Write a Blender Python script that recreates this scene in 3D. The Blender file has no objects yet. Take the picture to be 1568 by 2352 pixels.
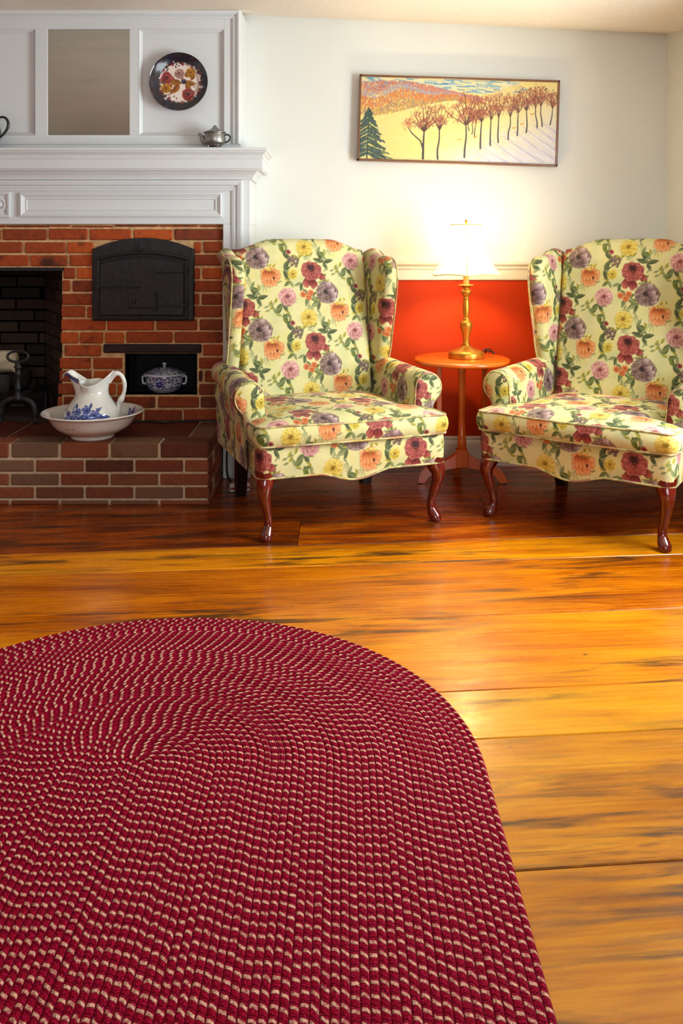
import bpy, math, random
import numpy as np
from mathutils import Vector, Matrix

SC = bpy.context.scene
COL = SC.collection
PI = math.pi
RNG = random.Random(11)

# ------------------------------------------------------------------ camera
EYE = 1.037                       # camera height; the lens looks level and is shifted down
cam_data = bpy.data.cameras.new('camera')
cam = bpy.data.objects.new('camera', cam_data)
COL.objects.link(cam)
cam.location = (0, 0, EYE)
cam.rotation_euler = (PI / 2, 0, 0)
cam_data.sensor_fit = 'VERTICAL'
cam_data.sensor_height = 36.0
cam_data.sensor_width = 24.0
cam_data.lens = 2010 / 2352 * 36.0
cam_data.shift_x = 0.0
cam_data.shift_y = -(1176 - 568) / 2352
cam_data.clip_start = 0.05
SC.camera = cam

# ------------------------------------------------------------------ world, lights, exposure
SC.view_settings.view_transform = 'Standard'
SC.view_settings.look = 'None'
SC.view_settings.gamma = 1.0
SC.view_settings.use_curve_mapping = False
SC.view_settings.exposure = 0.0
cy = SC.cycles
cy.max_bounces = 8
cy.diffuse_bounces = 4
cy.glossy_bounces = 3
cy.transmission_bounces = 6
cy.transparent_max_bounces = 8
cy.sample_clamp_indirect = 6.0
cy.caustics_reflective = False
cy.caustics_refractive = False
cy.use_denoising = True

world = bpy.data.worlds.new('sky')
SC.world = world
world.use_nodes = True
wb = world.node_tree.nodes['Background']
wb.inputs[0].default_value = (0.75, 0.86, 1.0, 1)
wb.inputs[1].default_value = 1.2

def area_light(name, loc, rot, sx, sy, power, color):
    l = bpy.data.lights.new(name, 'AREA')
    l.shape = 'RECTANGLE'
    l.size, l.size_y = sx, sy
    l.energy = power
    l.color = color
    o = bpy.data.objects.new(name, l)
    COL.objects.link(o)
    o.location = loc
    o.rotation_euler = rot
    return o

# room limits
XL, XR, YB, YF = -3.0, 1.543, 4.17, -1.9
# daylight just outside the two windows (right wall, and the wall behind the camera)
WIN_R = (2.05, 2.95, 0.50, 1.75)          # y0 y1 z0 z1
WIN_F = (-0.35, 1.25, 0.60, 1.85)           # x0 x1 z0 z1
area_light('daylight_side', (XR + 0.16, 2.50, 1.13), (0, PI / 2, 0), 1.25, 0.9, 135, (0.90, 0.95, 1.0))
area_light('daylight_front', (0.45, YF - 0.16, 1.22), (PI / 2, 0, 0), 1.6, 1.25, 64, (0.93, 0.96, 1.0))
LAMP_POWER = 31.0
LAMP_COLOR = (1.0, 0.80, 0.46)

# ------------------------------------------------------------------ small helpers
def lin(c):
    c = np.asarray(c, float) / 255.0
    return np.where(c <= 0.04045, c / 12.92, ((c + 0.055) / 1.055) ** 2.4)

def rgb(r, g, b):
    v = lin((r, g, b))
    return (float(v[0]), float(v[1]), float(v[2]), 1.0)

def tag(o, label=None, cat=None, group=None, kind=None):
    if label: o['label'] = label
    if cat: o['category'] = cat
    if group: o['group'] = group
    if kind: o['kind'] = kind
    return o

def empty(name, loc=(0, 0, 0), rz=0.0, parent=None):
    o = bpy.data.objects.new(name, None)
    COL.objects.link(o)
    o.empty_display_size = 0.05
    o.location = loc
    o.rotation_euler = (0, 0, rz)
    if parent: o.parent = parent
    return o

class Geo:
    """collects grids, boxes, tubes; build() links them as one mesh object"""
    def __init__(self):
        self.v, self.f, self.uv, self.col, self.mi = [], [], [], [], []
        self.n = 0
    def raw(self, verts, faces, uv=None, col=None, mi=0):
        verts = np.asarray(verts, float).reshape(-1, 3)
        k = len(verts)
        self.v.append(verts)
        self.uv.append(np.zeros((k, 2)) if uv is None else np.asarray(uv, float).reshape(-1, 2))
        if col is None: c = np.ones((k, 3))
        else:
            c = np.asarray(col, float)
            c = np.tile(c, (k, 1)) if c.ndim == 1 else c.reshape(-1, 3)
        self.col.append(c)
        n = self.n
        if isinstance(faces, np.ndarray):
            self.f.append(faces + n); self.mi.append(np.full(len(faces), mi))
        else:
            by = {}
            for f in faces: by.setdefault(len(f), []).append(f)
            for fs in by.values():
                self.f.append(np.array(fs) + n); self.mi.append(np.full(len(fs), mi))
        self.n += k
        return self
    def grid(self, P, uv=None, col=None, cu=False, cv=False, flip=False, mi=0):
        P = np.asarray(P, float)
        a, b = P.shape[:2]
        I = np.arange(a * b).reshape(a, b)
        if cu: I = np.vstack([I, I[:1]])
        if cv: I = np.hstack([I, I[:, :1]])
        q = np.stack([I[:-1, :-1], I[1:, :-1], I[1:, 1:], I[:-1, 1:]], -1).reshape(-1, 4)
        if flip: q = q[:, ::-1]
        return self.raw(P.reshape(-1, 3), q, uv, col, mi)
    def box(self, x0, x1, y0, y1, z0, z1, c=0.003, col=None, mi=0):
        c = min(c, abs(x1 - x0) * 0.4, abs(y1 - y0) * 0.4, abs(z1 - z0) * 0.4)
        vs, idx = [], {}
        lo, hi = (x0, y0, z0), (x1, y1, z1)
        for sx in (0, 1):
            for sy in (0, 1):
                for sz in (0, 1):
                    s = (sx, sy, sz)
                    for ax in range(3):
                        p = [hi[k] if s[k] else lo[k] for k in range(3)]
                        for k in range(3):
                            if k != ax: p[k] += -c if s[k] else c
                        idx[(s, ax)] = len(vs); vs.append(p)
        fs = []
        def orient(f):
            a, b, d = (np.array(vs[f[i]]) for i in (0, 1, 2))
            nrm = np.cross(b - a, d - a)
            mid = np.mean([vs[i] for i in f], 0) - (np.array(lo) + np.array(hi)) / 2
            fs.append(f if np.dot(nrm, mid) > 0 else f[::-1])
        for ax in range(3):
            o = [k for k in range(3) if k != ax]
            for s0 in (0, 1):
                q = []
                for a, b in ((0, 0), (1, 0), (1, 1), (0, 1)):
                    s = [0, 0, 0]; s[ax] = s0; s[o[0]] = a; s[o[1]] = b
                    q.append(idx[(tuple(s), ax)])
                orient(q)
        for ax in range(3):                      # edges along ax
            o = [k for k in range(3) if k != ax]
            for a in (0, 1):
                for b in (0, 1):
                    s = [0, 0, 0]; s[o[0]] = a; s[o[1]] = b
                    t = list(s); t[ax] = 1
                    orient([idx[(tuple(s), o[0])], idx[(tuple(t), o[0])], idx[(tuple(t), o[1])], idx[(tuple(s), o[1])]])
        for sx in (0, 1):
            for sy in (0, 1):
                for sz in (0, 1):
                    orient([idx[((sx, sy, sz), k)] for k in range(3)])
        return self.raw(vs, fs, None, col, mi)
    def lathe(self, prof, n=48, center=(0, 0, 0), fn=None, col=None, cap=True):
        prof = np.asarray(prof, float)
        a = np.linspace(0, 2 * PI, n, endpoint=False)
        P = np.zeros((len(prof), n, 3))
        P[..., 0] = prof[:, 0:1] * np.cos(a)
        P[..., 1] = prof[:, 0:1] * np.sin(a)
        P[..., 2] = prof[:, 1:2]
        if fn is not None: P = fn(P, a)
        P = P + np.array(center)
        uv = np.stack(np.broadcast_arrays(a[None, :], prof[:, 1:2]), -1)
        self.grid(P, uv, col, cv=True, flip=True)
        return self
    def tube(self, pts, rad, n=10, ell=(1, 1), col=None, caps=True, closed=False):
        pts = np.asarray(pts, float)
        m = len(pts)
        rad = np.full(m, rad) if np.isscalar(rad) else np.asarray(rad, float)
        if closed: T = np.roll(pts, -1, 0) - np.roll(pts, 1, 0)
        else: T = np.gradient(pts, axis=0)
        T /= np.linalg.norm(T, axis=1)[:, None] + 1e-12
        up = np.array([0, 0, 1.0])
        if abs(T[0] @ up) > 0.9: up = np.array([0, 1.0, 0])
        N = np.zeros_like(T); x = up - (up @ T[0]) * T[0]
        for i in range(m):
            x = x - (x @ T[i]) * T[i]; x = x / (np.linalg.norm(x) + 1e-12); N[i] = x
        B = np.cross(T, N)
        a = np.linspace(0, 2 * PI, n, endpoint=False)
        P = pts[:, None] + rad[:, None, None] * (np.cos(a)[None, :, None] * N[:, None] * ell[0] + np.sin(a)[None, :, None] * B[:, None] * ell[1])
        base = self.n
        self.grid(P, None, col, cu=closed, cv=True, flip=True)
        if caps and not closed:
            self.raw(np.vstack([pts[:1], P[0]]), [[0, (i + 1) % n + 1, i + 1][::-1] for i in range(n)], None, col)
            self.raw(np.vstack([pts[-1:], P[-1]]), [[0, (i + 1) % n + 1, i + 1] for i in range(n)], None, col)
        return self
    def prism(self, prof, x0, x1, col=None):
        """profile (y, z) swept along x, with end caps"""
        p = np.asarray(prof, float); k = len(p)
        A = np.column_stack([np.full(k, x0), p]); B = np.column_stack([np.full(k, x1), p])
        for i in range(k):                         # separate quads keep the arrises crisp
            j = (i + 1) % k
            self.raw([A[i], A[j], B[j], B[i]], [[0, 1, 2, 3]], None, col)
        self.raw(A, [list(range(k))[::-1]], None, col)
        self.raw(B, [list(range(k))], None, col)
        return self
    def frame(self, rect, prof, sides='LTRB', y0=0.0):
        """moulding profile [(outward offset, protrusion towards -y)] mitred round a rectangle in the xz plane"""
        xa, xb, za, zb = rect
        for (d0, p0), (d1, p1) in zip(prof[:-1], prof[1:]):
            def ring(d, p): return [(xa - d, y0 - p, za - d), (xb + d, y0 - p, za - d), (xb + d, y0 - p, zb + d), (xa - d, y0 - p, zb + d)]
            r0, r1 = ring(d0, p0), ring(d1, p1)
            for k, s in enumerate('BRTL'):
                if s in sides:
                    j = (k + 1) % 4
                    self.raw([r0[k], r0[j], r1[j], r1[k]], [[0, 3, 2, 1]])
        return self
    def build(self, name, mats, parent=None, smooth=True, loc=None):
        me = bpy.data.meshes.new(name)
        V = np.vstack(self.v); UV = np.vstack(self.uv); C = np.vstack(self.col)
        loops = np.concatenate([f.ravel() for f in self.f])
        sizes = np.concatenate([np.full(len(f), f.shape[1]) for f in self.f])
        starts = np.concatenate([[0], np.cumsum(sizes)[:-1]])
        me.vertices.add(len(V)); me.vertices.foreach_set('co', V.ravel().astype(np.float32))
        me.loops.add(len(loops)); me.loops.foreach_set('vertex_index', loops.astype(np.int32))
        me.polygons.add(len(sizes)); me.polygons.foreach_set('loop_start', starts.astype(np.int32))
        me.polygons.foreach_set('material_index', np.concatenate(self.mi).astype(np.int32))
        me.polygons.foreach_set('use_smooth', np.full(len(sizes), smooth))
        uvl = me.uv_layers.new(name='UVMap')
        uvl.data.foreach_set('uv', UV[loops].ravel().astype(np.float32))
        ca = me.color_attributes.new('Col', 'FLOAT_COLOR', 'POINT')
        ca.data.foreach_set('color', np.column_stack([C, np.ones(len(C))]).ravel().astype(np.float32))
        me.update(calc_edges=True)
        for m in (mats if isinstance(mats, (list, tuple)) else [mats]): me.materials.append(m)
        o = bpy.data.objects.new(name, me)
        COL.objects.link(o)
        if parent: o.parent = parent
        if loc: o.location = loc
        return o

def curve(pts, n):
    """Catmull-Rom through pts, resampled evenly"""
    p = np.asarray(pts, float)
    q = np.vstack([2 * p[0] - p[1], p, 2 * p[-1] - p[-2]])
    out = []
    for i in range(1, len(q) - 2):
        t = np.linspace(0, 1, 24, endpoint=False)[:, None]
        a, b, c, d = q[i - 1], q[i], q[i + 1], q[i + 2]
        out.append(0.5 * (2 * b + (c - a) * t + (2 * a - 5 * b + 4 * c - d) * t ** 2 + (3 * b - a - 3 * c + d) * t ** 3))
    out.append(p[-1:]); out = np.vstack(out)
    return resample(out, n)

def resample(p, n):
    p = np.asarray(p, float)
    s = np.concatenate([[0], np.cumsum(np.linalg.norm(np.diff(p, axis=0), axis=1))])
    t = np.linspace(0, s[-1], n)
    return np.column_stack([np.interp(t, s, p[:, k]) for k in range(p.shape[1])])

def sstep(a, b, x):
    t = np.clip((np.asarray(x, float) - a) / (b - a), 0, 1)
    return t * t * (3 - 2 * t)

# ------------------------------------------------------------------ node helpers
def mat_new(name):
    m = bpy.data.materials.new(name)
    m.use_nodes = True
    return m, m.node_tree, m.node_tree.nodes['Principled BSDF']

def nd(t, kind, **kw):
    n = t.nodes.new(kind)
    for k, v in kw.items():
        if k.startswith('i_'):
            key = k[2:]
            n.inputs[int(key) if key.isdigit() else key.replace('_', ' ')].default_value = v
        else: setattr(n, k, v)
    return n

def math_n(t, op, a, b=None, c=None, clamp=False):
    n = t.nodes.new('ShaderNodeMath'); n.operation = op; n.use_clamp = clamp
    for i, x in enumerate((a, b, c)):
        if x is None: continue
        if isinstance(x, (int, float)): n.inputs[i].default_value = x
        else: t.links.new(x, n.inputs[i])
    return n.outputs[0]

def mix_n(t, fac, a, b, blend='MIX'):
    n = t.nodes.new('ShaderNodeMix'); n.data_type = 'RGBA'; n.blend_type = blend
    for i, x in ((0, fac), (6, a), (7, b)):
        if isinstance(x, (int, float, tuple)): n.inputs[i].default_value = x
        else: t.links.new(x, n.inputs[i])
    return n.outputs[2]

def ramp_n(t, fac, stops, interp='LINEAR'):
    n = t.nodes.new('ShaderNodeValToRGB'); n.color_ramp.interpolation = interp
    e = n.color_ramp.elements
    while len(e) < len(stops): e.new(0.5)
    for i, (p, c) in enumerate(stops):
        e[i].position = p
        e[i].color = c if not isinstance(c, (int, float)) else (c, c, c, 1)
    t.links.new(fac, n.inputs[0])
    return n.outputs[0]

def noise_n(t, vec, scale, detail=4, rough=0.55, dist=0.0):
    n = nd(t, 'ShaderNodeTexNoise'); n.inputs['Scale'].default_value = scale
    n.inputs['Detail'].default_value = detail; n.inputs['Roughness'].default_value = rough
    n.inputs['Distortion'].default_value = dist
    if vec is not None: t.links.new(vec, n.inputs['Vector'])
    return n

def map_n(t, vec, scale=(1, 1, 1), loc=(0, 0, 0), rot=(0, 0, 0)):
    n = nd(t, 'ShaderNodeMapping')
    n.inputs['Scale'].default_value = scale; n.inputs['Location'].default_value = loc; n.inputs['Rotation'].default_value = rot
    t.links.new(vec, n.inputs['Vector'])
    return n.outputs[0]

def bump_n(t, bsdf, height, strength=0.3, dist=0.004):
    b = nd(t, 'ShaderNodeBump'); b.inputs['Strength'].default_value = strength; b.inputs['Distance'].default_value = dist
    t.links.new(height, b.inputs['Height']); t.links.new(b.outputs[0], bsdf.inputs['Normal'])

def plain(name, color, rough=0.5, metal=0.0, var=0.12, scale=30, bump=0.0, coat=0.0, spec=0.5):
    """one colour with a little procedural variation"""
    m, t, b = mat_new(name)
    co = nd(t, 'ShaderNodeTexCoord').outputs['Object']
    n = noise_n(t, co, scale)
    dark = tuple(x * (1 - var) for x in color[:3]) + (1,)
    lite = tuple(min(1, x * (1 + var)) for x in color[:3]) + (1,)
    t.links.new(ramp_n(t, n.outputs[0], [(0.3, dark), (0.7, lite)]), b.inputs['Base Color'])
    b.inputs['Roughness'].default_value = rough
    b.inputs['Metallic'].default_value = metal
    b.inputs['Coat Weight'].default_value = coat
    b.inputs['Coat Roughness'].default_value = 0.08
    b.inputs['Specular IOR Level'].default_value = spec
    if bump: bump_n(t, b, n.outputs[0], bump, 0.003)
    return m

def vcol(name, rough=0.5, coat=0.0, weave=0.0, sat=1.0):
    """colour from the mesh's own printed pattern"""
    m, t, b = mat_new(name)
    a = nd(t, 'ShaderNodeAttribute'); a.attribute_name = 'Col'
    t.links.new(a.outputs['Color'], b.inputs['Base Color'])
    b.inputs['Roughness'].default_value = rough
    b.inputs['Coat Weight'].default_value = coat
    b.inputs['Coat Roughness'].default_value = 0.06
    if weave:
        co = nd(t, 'ShaderNodeTexCoord').outputs['UV']
        n = noise_n(t, co, 420, 2)
        n2 = noise_n(t, co, 14, 3)
        h = math_n(t, 'ADD', n.outputs[0], math_n(t, 'MULTIPLY', n2.outputs[0], 2.0))
        bump_n(t, b, h, weave, 0.004)
        b.inputs['Specular IOR Level'].default_value = 0.25
        b.inputs['Sheen Weight'].default_value = 0.08
    return m

# ------------------------------------------------------------------ materials
M = {}
M['white_paint'] = plain('white_paint', (0.645, 0.665, 0.67, 1), 0.45, var=0.02, scale=3)
M['trim_paint'] = plain('trim_paint', (0.70, 0.69, 0.62, 1), 0.45, var=0.02, scale=3)
M['wall_white'] = plain('wall_white', (0.70, 0.71, 0.67, 1), 0.75, var=0.03, scale=2.2, bump=0.06)
M['wall_red'] = plain('wall_red', rgb(172, 46, 4), 0.6, var=0.10, scale=2.0, bump=0.05, spec=0.15)
M['ceiling_paint'] = plain('ceiling_paint', (0.74, 0.69, 0.61, 1), 0.85, var=0.05, scale=60, bump=0.35)
M['iron'] = plain('cast_iron', (0.015, 0.015, 0.017, 1), 0.5, metal=0.25, var=0.35, scale=38, bump=0.5)
M['pewter'] = plain('pewter', (0.30, 0.30, 0.29, 1), 0.36, metal=0.9, var=0.25, scale=40, bump=0.12)
M['dark_pewter'] = plain('dark_pewter', (0.16, 0.16, 0.165, 1), 0.4, metal=0.8, var=0.25, scale=40, bump=0.1)
M['black'] = plain('black_enamel', (0.008, 0.008, 0.009, 1), 0.35, var=0.2)
M['cord'] = plain('black_cord', (0.012, 0.01, 0.01, 1), 0.6, var=0.2)
M['plug'] = plain('white_plastic', (0.6, 0.55, 0.5, 1), 0.5, var=0.05)
M['plug_red'] = plain('red_plastic', rgb(150, 25, 20), 0.5, var=0.05)
M['brass'] = plain('aged_brass', rgb(190, 128, 40), 0.33, metal=0.75, var=0.18, scale=25)
M['candle'] = plain('candle_sleeve', rgb(240, 190, 110), 0.45, var=0.05)
M['mahogany'] = plain('mahogany', rgb(92, 22, 12), 0.16, var=0.4, scale=22, coat=0.9)
M['dark_leg'] = plain('dark_leg', rgb(24, 16, 14), 0.3, var=0.2, coat=0.3)
M['table_wood'] = plain('cherry_table', rgb(206, 92, 14), 0.25, var=0.16, scale=9, coat=0.5)
M['dustcover'] = plain('dust_cover', rgb(20, 16, 14), 0.9)
M['frame_wood'] = plain('frame_wood', rgb(104, 62, 26), 0.35, var=0.2, scale=30, coat=0.3)
M['china'] = vcol('printed_china', 0.12, coat=0.6)
M['plate'] = vcol('painted_plate', 0.15, coat=0.5)
M['canvas'] = vcol('painted_canvas', 0.6)
M['fabric'] = vcol('floral_upholstery', 0.62, weave=0.35)
M['soot_brick'] = None

def wood_floor():
    m, t, b = mat_new('old_pine_boards')
    co = nd(t, 'ShaderNodeTexCoord').outputs['UV']          # u along the board, v across, both in metres
    a = nd(t, 'ShaderNodeAttribute'); a.attribute_name = 'Col'
    sep = nd(t, 'ShaderNodeSeparateColor'); t.links.new(a.outputs['Color'], sep.inputs[0])
    rnd, rnd2 = sep.outputs[0], sep.outputs[1]
    suv = nd(t, 'ShaderNodeSeparateXYZ'); t.links.new(co, suv.inputs[0])
    cmb = nd(t, 'ShaderNodeCombineXYZ')
    t.links.new(suv.outputs[0], cmb.inputs[0]); t.links.new(suv.outputs[1], cmb.inputs[1])
    t.links.new(math_n(t, 'MULTIPLY', rnd, 37.0), cmb.inputs[2])
    p = cmb.outputs[0]
    broad = noise_n(t, map_n(t, p, (1.1, 6.0, 1)), 1.6, 5, 0.6, 0.8).outputs[0]
    grain = noise_n(t, map_n(t, p, (3.0, 75.0, 1)), 1.5, 5, 0.65, 0.4).outputs[0]
    ring = nd(t, 'ShaderNodeTexWave', bands_direction='Y'); ring.inputs['Scale'].default_value = 5.0
    ring.inputs['Distortion'].default_value = 7.0; ring.inputs['Detail'].default_value = 3; ring.inputs['Detail Scale'].default_value = 0.9
    t.links.new(map_n(t, p, (0.55, 3.2, 1)), ring.inputs['Vector'])
    v = math_n(t, 'ADD', math_n(t, 'MULTIPLY', broad, 0.62), math_n(t, 'MULTIPLY', grain, 0.30))
    v = math_n(t, 'ADD', v, math_n(t, 'MULTIPLY', ring.outputs[0], 0.05))
    v = math_n(t, 'ADD', v, math_n(t, 'MULTIPLY', math_n(t, 'SUBTRACT', rnd2, 0.5), 0.30))
    c = ramp_n(t, v, [(0.26, rgb(84, 28, 0)), (0.40, rgb(148, 60, 0)), (0.53, rgb(194, 98, 2)), (0.70, rgb(224, 136, 8))])
    c2 = ramp_n(t, v, [(0.26, rgb(96, 50, 0)), (0.40, rgb(156, 88, 0)), (0.53, rgb(190, 115, 4)), (0.70, rgb(216, 146, 14))])
    c = mix_n(t, sep.outputs[2], c, c2)                       # boards nearer the viewer mix towards a yellower tone
    # dark mineral streaks along the grain
    s1 = noise_n(t, map_n(t, p, (1.5, 13.0, 1.0), (3.1, 0, 0)), 1.9, 6, 0.62, 0.5).outputs[0]
    s2 = noise_n(t, map_n(t, p, (0.7, 2.2, 1.0), (9.7, 4, 0)), 1.3, 2, 0.5).outputs[0]
    streak = math_n(t, 'MULTIPLY', ramp_n(t, s1, [(0.48, 0.0), (0.62, 1.0)]), ramp_n(t, s2, [(0.40, 0.0), (0.56, 1.0)]))
    c = mix_n(t, math_n(t, 'MULTIPLY', streak, 0.88), c, rgb(44, 27, 12))
    # knots and nail holes
    k = nd(t, 'ShaderNodeTexVoronoi'); k.inputs['Scale'].default_value = 1.0
    pw = noise_n(t, map_n(t, p, (9, 9, 1)), 1.0, 2).outputs[1]
    warp = nd(t, 'ShaderNodeVectorMath', operation='MULTIPLY_ADD'); warp.inputs[1].default_value = (0.10, 0.14, 0)
    t.links.new(pw, warp.inputs[0]); t.links.new(map_n(t, p, (1.7, 3.4, 1)), warp.inputs[2]); t.links.new(warp.outputs[0], k.inputs['Vector'])
    kc = nd(t, 'ShaderNodeSeparateColor'); t.links.new(k.outputs['Color'], kc.inputs[0])
    kn = math_n(t, 'MULTIPLY', ramp_n(t, k.outputs['Distance'], [(0.035, 1.0), (0.085, 0.0)]), ramp_n(t, kc.outputs[0], [(0.62, 0.0), (0.66, 1.0)]))
    c = mix_n(t, math_n(t, 'MULTIPLY', kn, 0.9), c, rgb(30, 24, 20))
    k2 = nd(t, 'ShaderNodeTexVoronoi'); k2.inputs['Scale'].default_value = 8.0; t.links.new(map_n(t, p, (1, 1.6, 1)), k2.inputs['Vector'])
    k2c = nd(t, 'ShaderNodeSeparateColor'); t.links.new(k2.outputs['Color'], k2c.inputs[0])
    dots = math_n(t, 'MULTIPLY', ramp_n(t, k2.outputs['Distance'], [(0.03, 1.0), (0.07, 0.0)]), ramp_n(t, k2c.outputs[0], [(0.78, 0.0), (0.82, 1.0)]))
    c = mix_n(t, math_n(t, 'MULTIPLY', dots, 0.75), c, rgb(40, 28, 16))
    t.links.new(c, b.inputs['Base Color'])
    t.links.new(ramp_n(t, s1, [(0.3, 0.20), (0.7, 0.36)]), b.inputs['Roughness'])
    b.inputs['Coat Weight'].default_value = 0.15; b.inputs['Coat Roughness'].default_value = 0.14
    b.inputs['Specular IOR Level'].default_value = 0.4
    wav = noise_n(t, map_n(t, p, (5, 9, 1)), 1.0, 2).outputs[0]
    bump_n(t, b, math_n(t, 'ADD', math_n(t, 'MULTIPLY', grain, 0.25), wav), 0.12, 0.006)
    return m
M['floor'] = wood_floor()

def brick_mat(name, dark, mid, lite, soot_black=0.35, odd=0.5, oddc=(0.1, 0.06, 0.03, 1)):
    m, t, b = mat_new(name)
    a = nd(t, 'ShaderNodeAttribute'); a.attribute_name = 'Col'
    sep = nd(t, 'ShaderNodeSeparateColor'); t.links.new(a.outputs['Color'], sep.inputs[0])
    co = nd(t, 'ShaderNodeTexCoord').outputs['Object']
    n = noise_n(t, co, 38, 6, 0.65).outputs[0]
    n2 = noise_n(t, co, 9, 4, 0.6).outputs[0]
    v = math_n(t, 'ADD', math_n(t, 'MULTIPLY', sep.outputs[0], 0.6), math_n(t, 'MULTIPLY', n, 0.4))
    c = ramp_n(t, v, [(0.18, dark), (0.48, mid), (0.80, lite)])
    c = mix_n(t, math_n(t, 'MULTIPLY', ramp_n(t, sep.outputs[1], [(0.55, 0.0), (0.95, 1.0)]), odd), c, oddc)
    c = mix_n(t, math_n(t, 'MULTIPLY', ramp_n(t, n2, [(0.58, 0.0), (0.72, 1.0)]), soot_black), c, rgb(26, 15, 12))
    t.links.new(c, b.inputs['Base Color'])
    b.inputs['Roughness'].default_value = 0.85
    bump_n(t, b, math_n(t, 'ADD', n, n2), 0.6, 0.006)
    return m
M['brick'] = brick_mat('old_red_brick', rgb(84, 32, 12), rgb(160, 64, 14), rgb(206, 100, 28), 0.85, 0.55, rgb(120, 52, 22))
M['hearth_brick'] = brick_mat('hearth_brick', rgb(70, 36, 20), rgb(118, 56, 28), rgb(150, 86, 52), 0.45, 0.8, rgb(112, 88, 66))
M['mortar'] = plain('lime_mortar', rgb(204, 164, 116), 0.9, var=0.3, scale=40, bump=0.6)
M['hearth_mortar'] = plain('grey_mortar', rgb(190, 172, 142), 0.9, var=0.2, scale=40, bump=0.4)
M['hearth_tile'] = plain('hearth_slab', rgb(84, 34, 22), 0.5, var=0.3, scale=7, bump=0.15)
M['charred_wood'] = plain('charred_lintel', rgb(40, 20, 14), 0.8, var=0.5, scale=30, bump=0.6)
M['fire_brick'] = brick_mat('sooty_firebrick', rgb(20, 15, 12), rgb(48, 32, 22), rgb(84, 58, 36), 0.8)
M['fire_mortar'] = plain('sooty_mortar', rgb(64, 54, 42), 0.9, var=0.4, scale=16, bump=0.4)
M['soot'] = plain('soot', (0.006, 0.006, 0.007, 1), 0.9, var=0.3)
M['log'] = plain('birch_bark', rgb(178, 166, 140), 0.85, var=0.35, scale=20, bump=0.6)

def mirror_mat():
    m, t, b = mat_new('old_mirror')
    co = nd(t, 'ShaderNodeTexCoord').outputs['Object']
    n = noise_n(t, map_n(t, co, (4, 1, 30)), 1.0, 4).outputs[0]
    t.links.new(ramp_n(t, n, [(0.3, (0.60, 0.66, 0.63, 1)), (0.7, (0.68, 0.74, 0.70, 1))]), b.inputs['Base Color'])
    b.inputs['Metallic'].default_value = 1.0
    b.inputs['Roughness'].default_value = 0.07
    return m
M['mirror'] = mirror_mat()

def shade_mat():
    m, t, b = mat_new('lamp_shade_cloth')
    out = t.nodes['Material Output']
    d = nd(t, 'ShaderNodeBsdfDiffuse'); tr = nd(t, 'ShaderNodeBsdfTranslucent')
    co = nd(t, 'ShaderNodeTexCoord').outputs['Object']
    n = noise_n(t, map_n(t, co, (60, 60, 8)), 3.0, 3).outputs[0]
    c = ramp_n(t, n, [(0.3, (0.80, 0.74, 0.55, 1)), (0.7, (0.88, 0.83, 0.66, 1))])
    t.links.new(c, d.inputs[0]); t.links.new(c, tr.inputs[0])
    mx = nd(t, 'ShaderNodeMixShader'); mx.inputs[0].default_value = 0.72
    t.links.new(d.outputs[0], mx.inputs[1]); t.links.new(tr.outputs[0], mx.inputs[2])
    th = nd(t, 'ShaderNodeBsdfTransparent'); th.inputs[0].default_value = (1.0, 0.93, 0.78, 1)      # thin open weave
    mx2 = nd(t, 'ShaderNodeMixShader'); mx2.inputs[0].default_value = 0.20
    t.links.new(mx.outputs[0], mx2.inputs[1]); t.links.new(th.outputs[0], mx2.inputs[2]); t.links.new(mx2.outputs[0], out.inputs[0])
    t.nodes.remove(b)
    return m
M['shade'] = shade_mat()

def bulb_mat():
    m, t, b = mat_new('glowing_bulb')
    out = t.nodes['Material Output']
    co = nd(t, 'ShaderNodeTexCoord').outputs['Object']
    n = noise_n(t, co, 8, 1).outputs[0]
    em = nd(t, 'ShaderNodeEmission'); em.inputs[1].default_value = 6.0
    t.links.new(ramp_n(t, n, [(0.3, (1, 0.80, 0.45, 1)), (0.7, (1, 0.84, 0.5, 1))]), em.inputs[0])
    tr = nd(t, 'ShaderNodeBsdfTransparent')
    mx = nd(t, 'ShaderNodeMixShader'); mx.inputs[0].default_value = 0.75
    t.links.new(em.outputs[0], mx.inputs[1]); t.links.new(tr.outputs[0], mx.inputs[2]); t.links.new(mx.outputs[0], out.inputs[0])
    t.nodes.remove(b)
    return m
M['bulb'] = bulb_mat()

def pane_mat():
    m, t, b = mat_new('window_glass')
    out = t.nodes['Material Output']
    tr = nd(t, 'ShaderNodeBsdfTransparent'); gl = nd(t, 'ShaderNodeBsdfGlossy')
    co = nd(t, 'ShaderNodeTexCoord').outputs['Object']
    n = noise_n(t, co, 3, 1).outputs[0]
    t.links.new(ramp_n(t, n, [(0.3, (0.94, 0.97, 0.96, 1)), (0.7, (0.97, 0.99, 0.98, 1))]), tr.inputs[0])
    gl.inputs['Roughness'].default_value = 0.02
    mx = nd(t, 'ShaderNodeMixShader'); mx.inputs[0].default_value = 0.05
    t.links.new(tr.outputs[0], mx.inputs[1]); t.links.new(gl.outputs[0], mx.inputs[2]); t.links.new(mx.outputs[0], out.inputs[0])
    t.nodes.remove(b)
    return m
M['glass'] = pane_mat()

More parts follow.
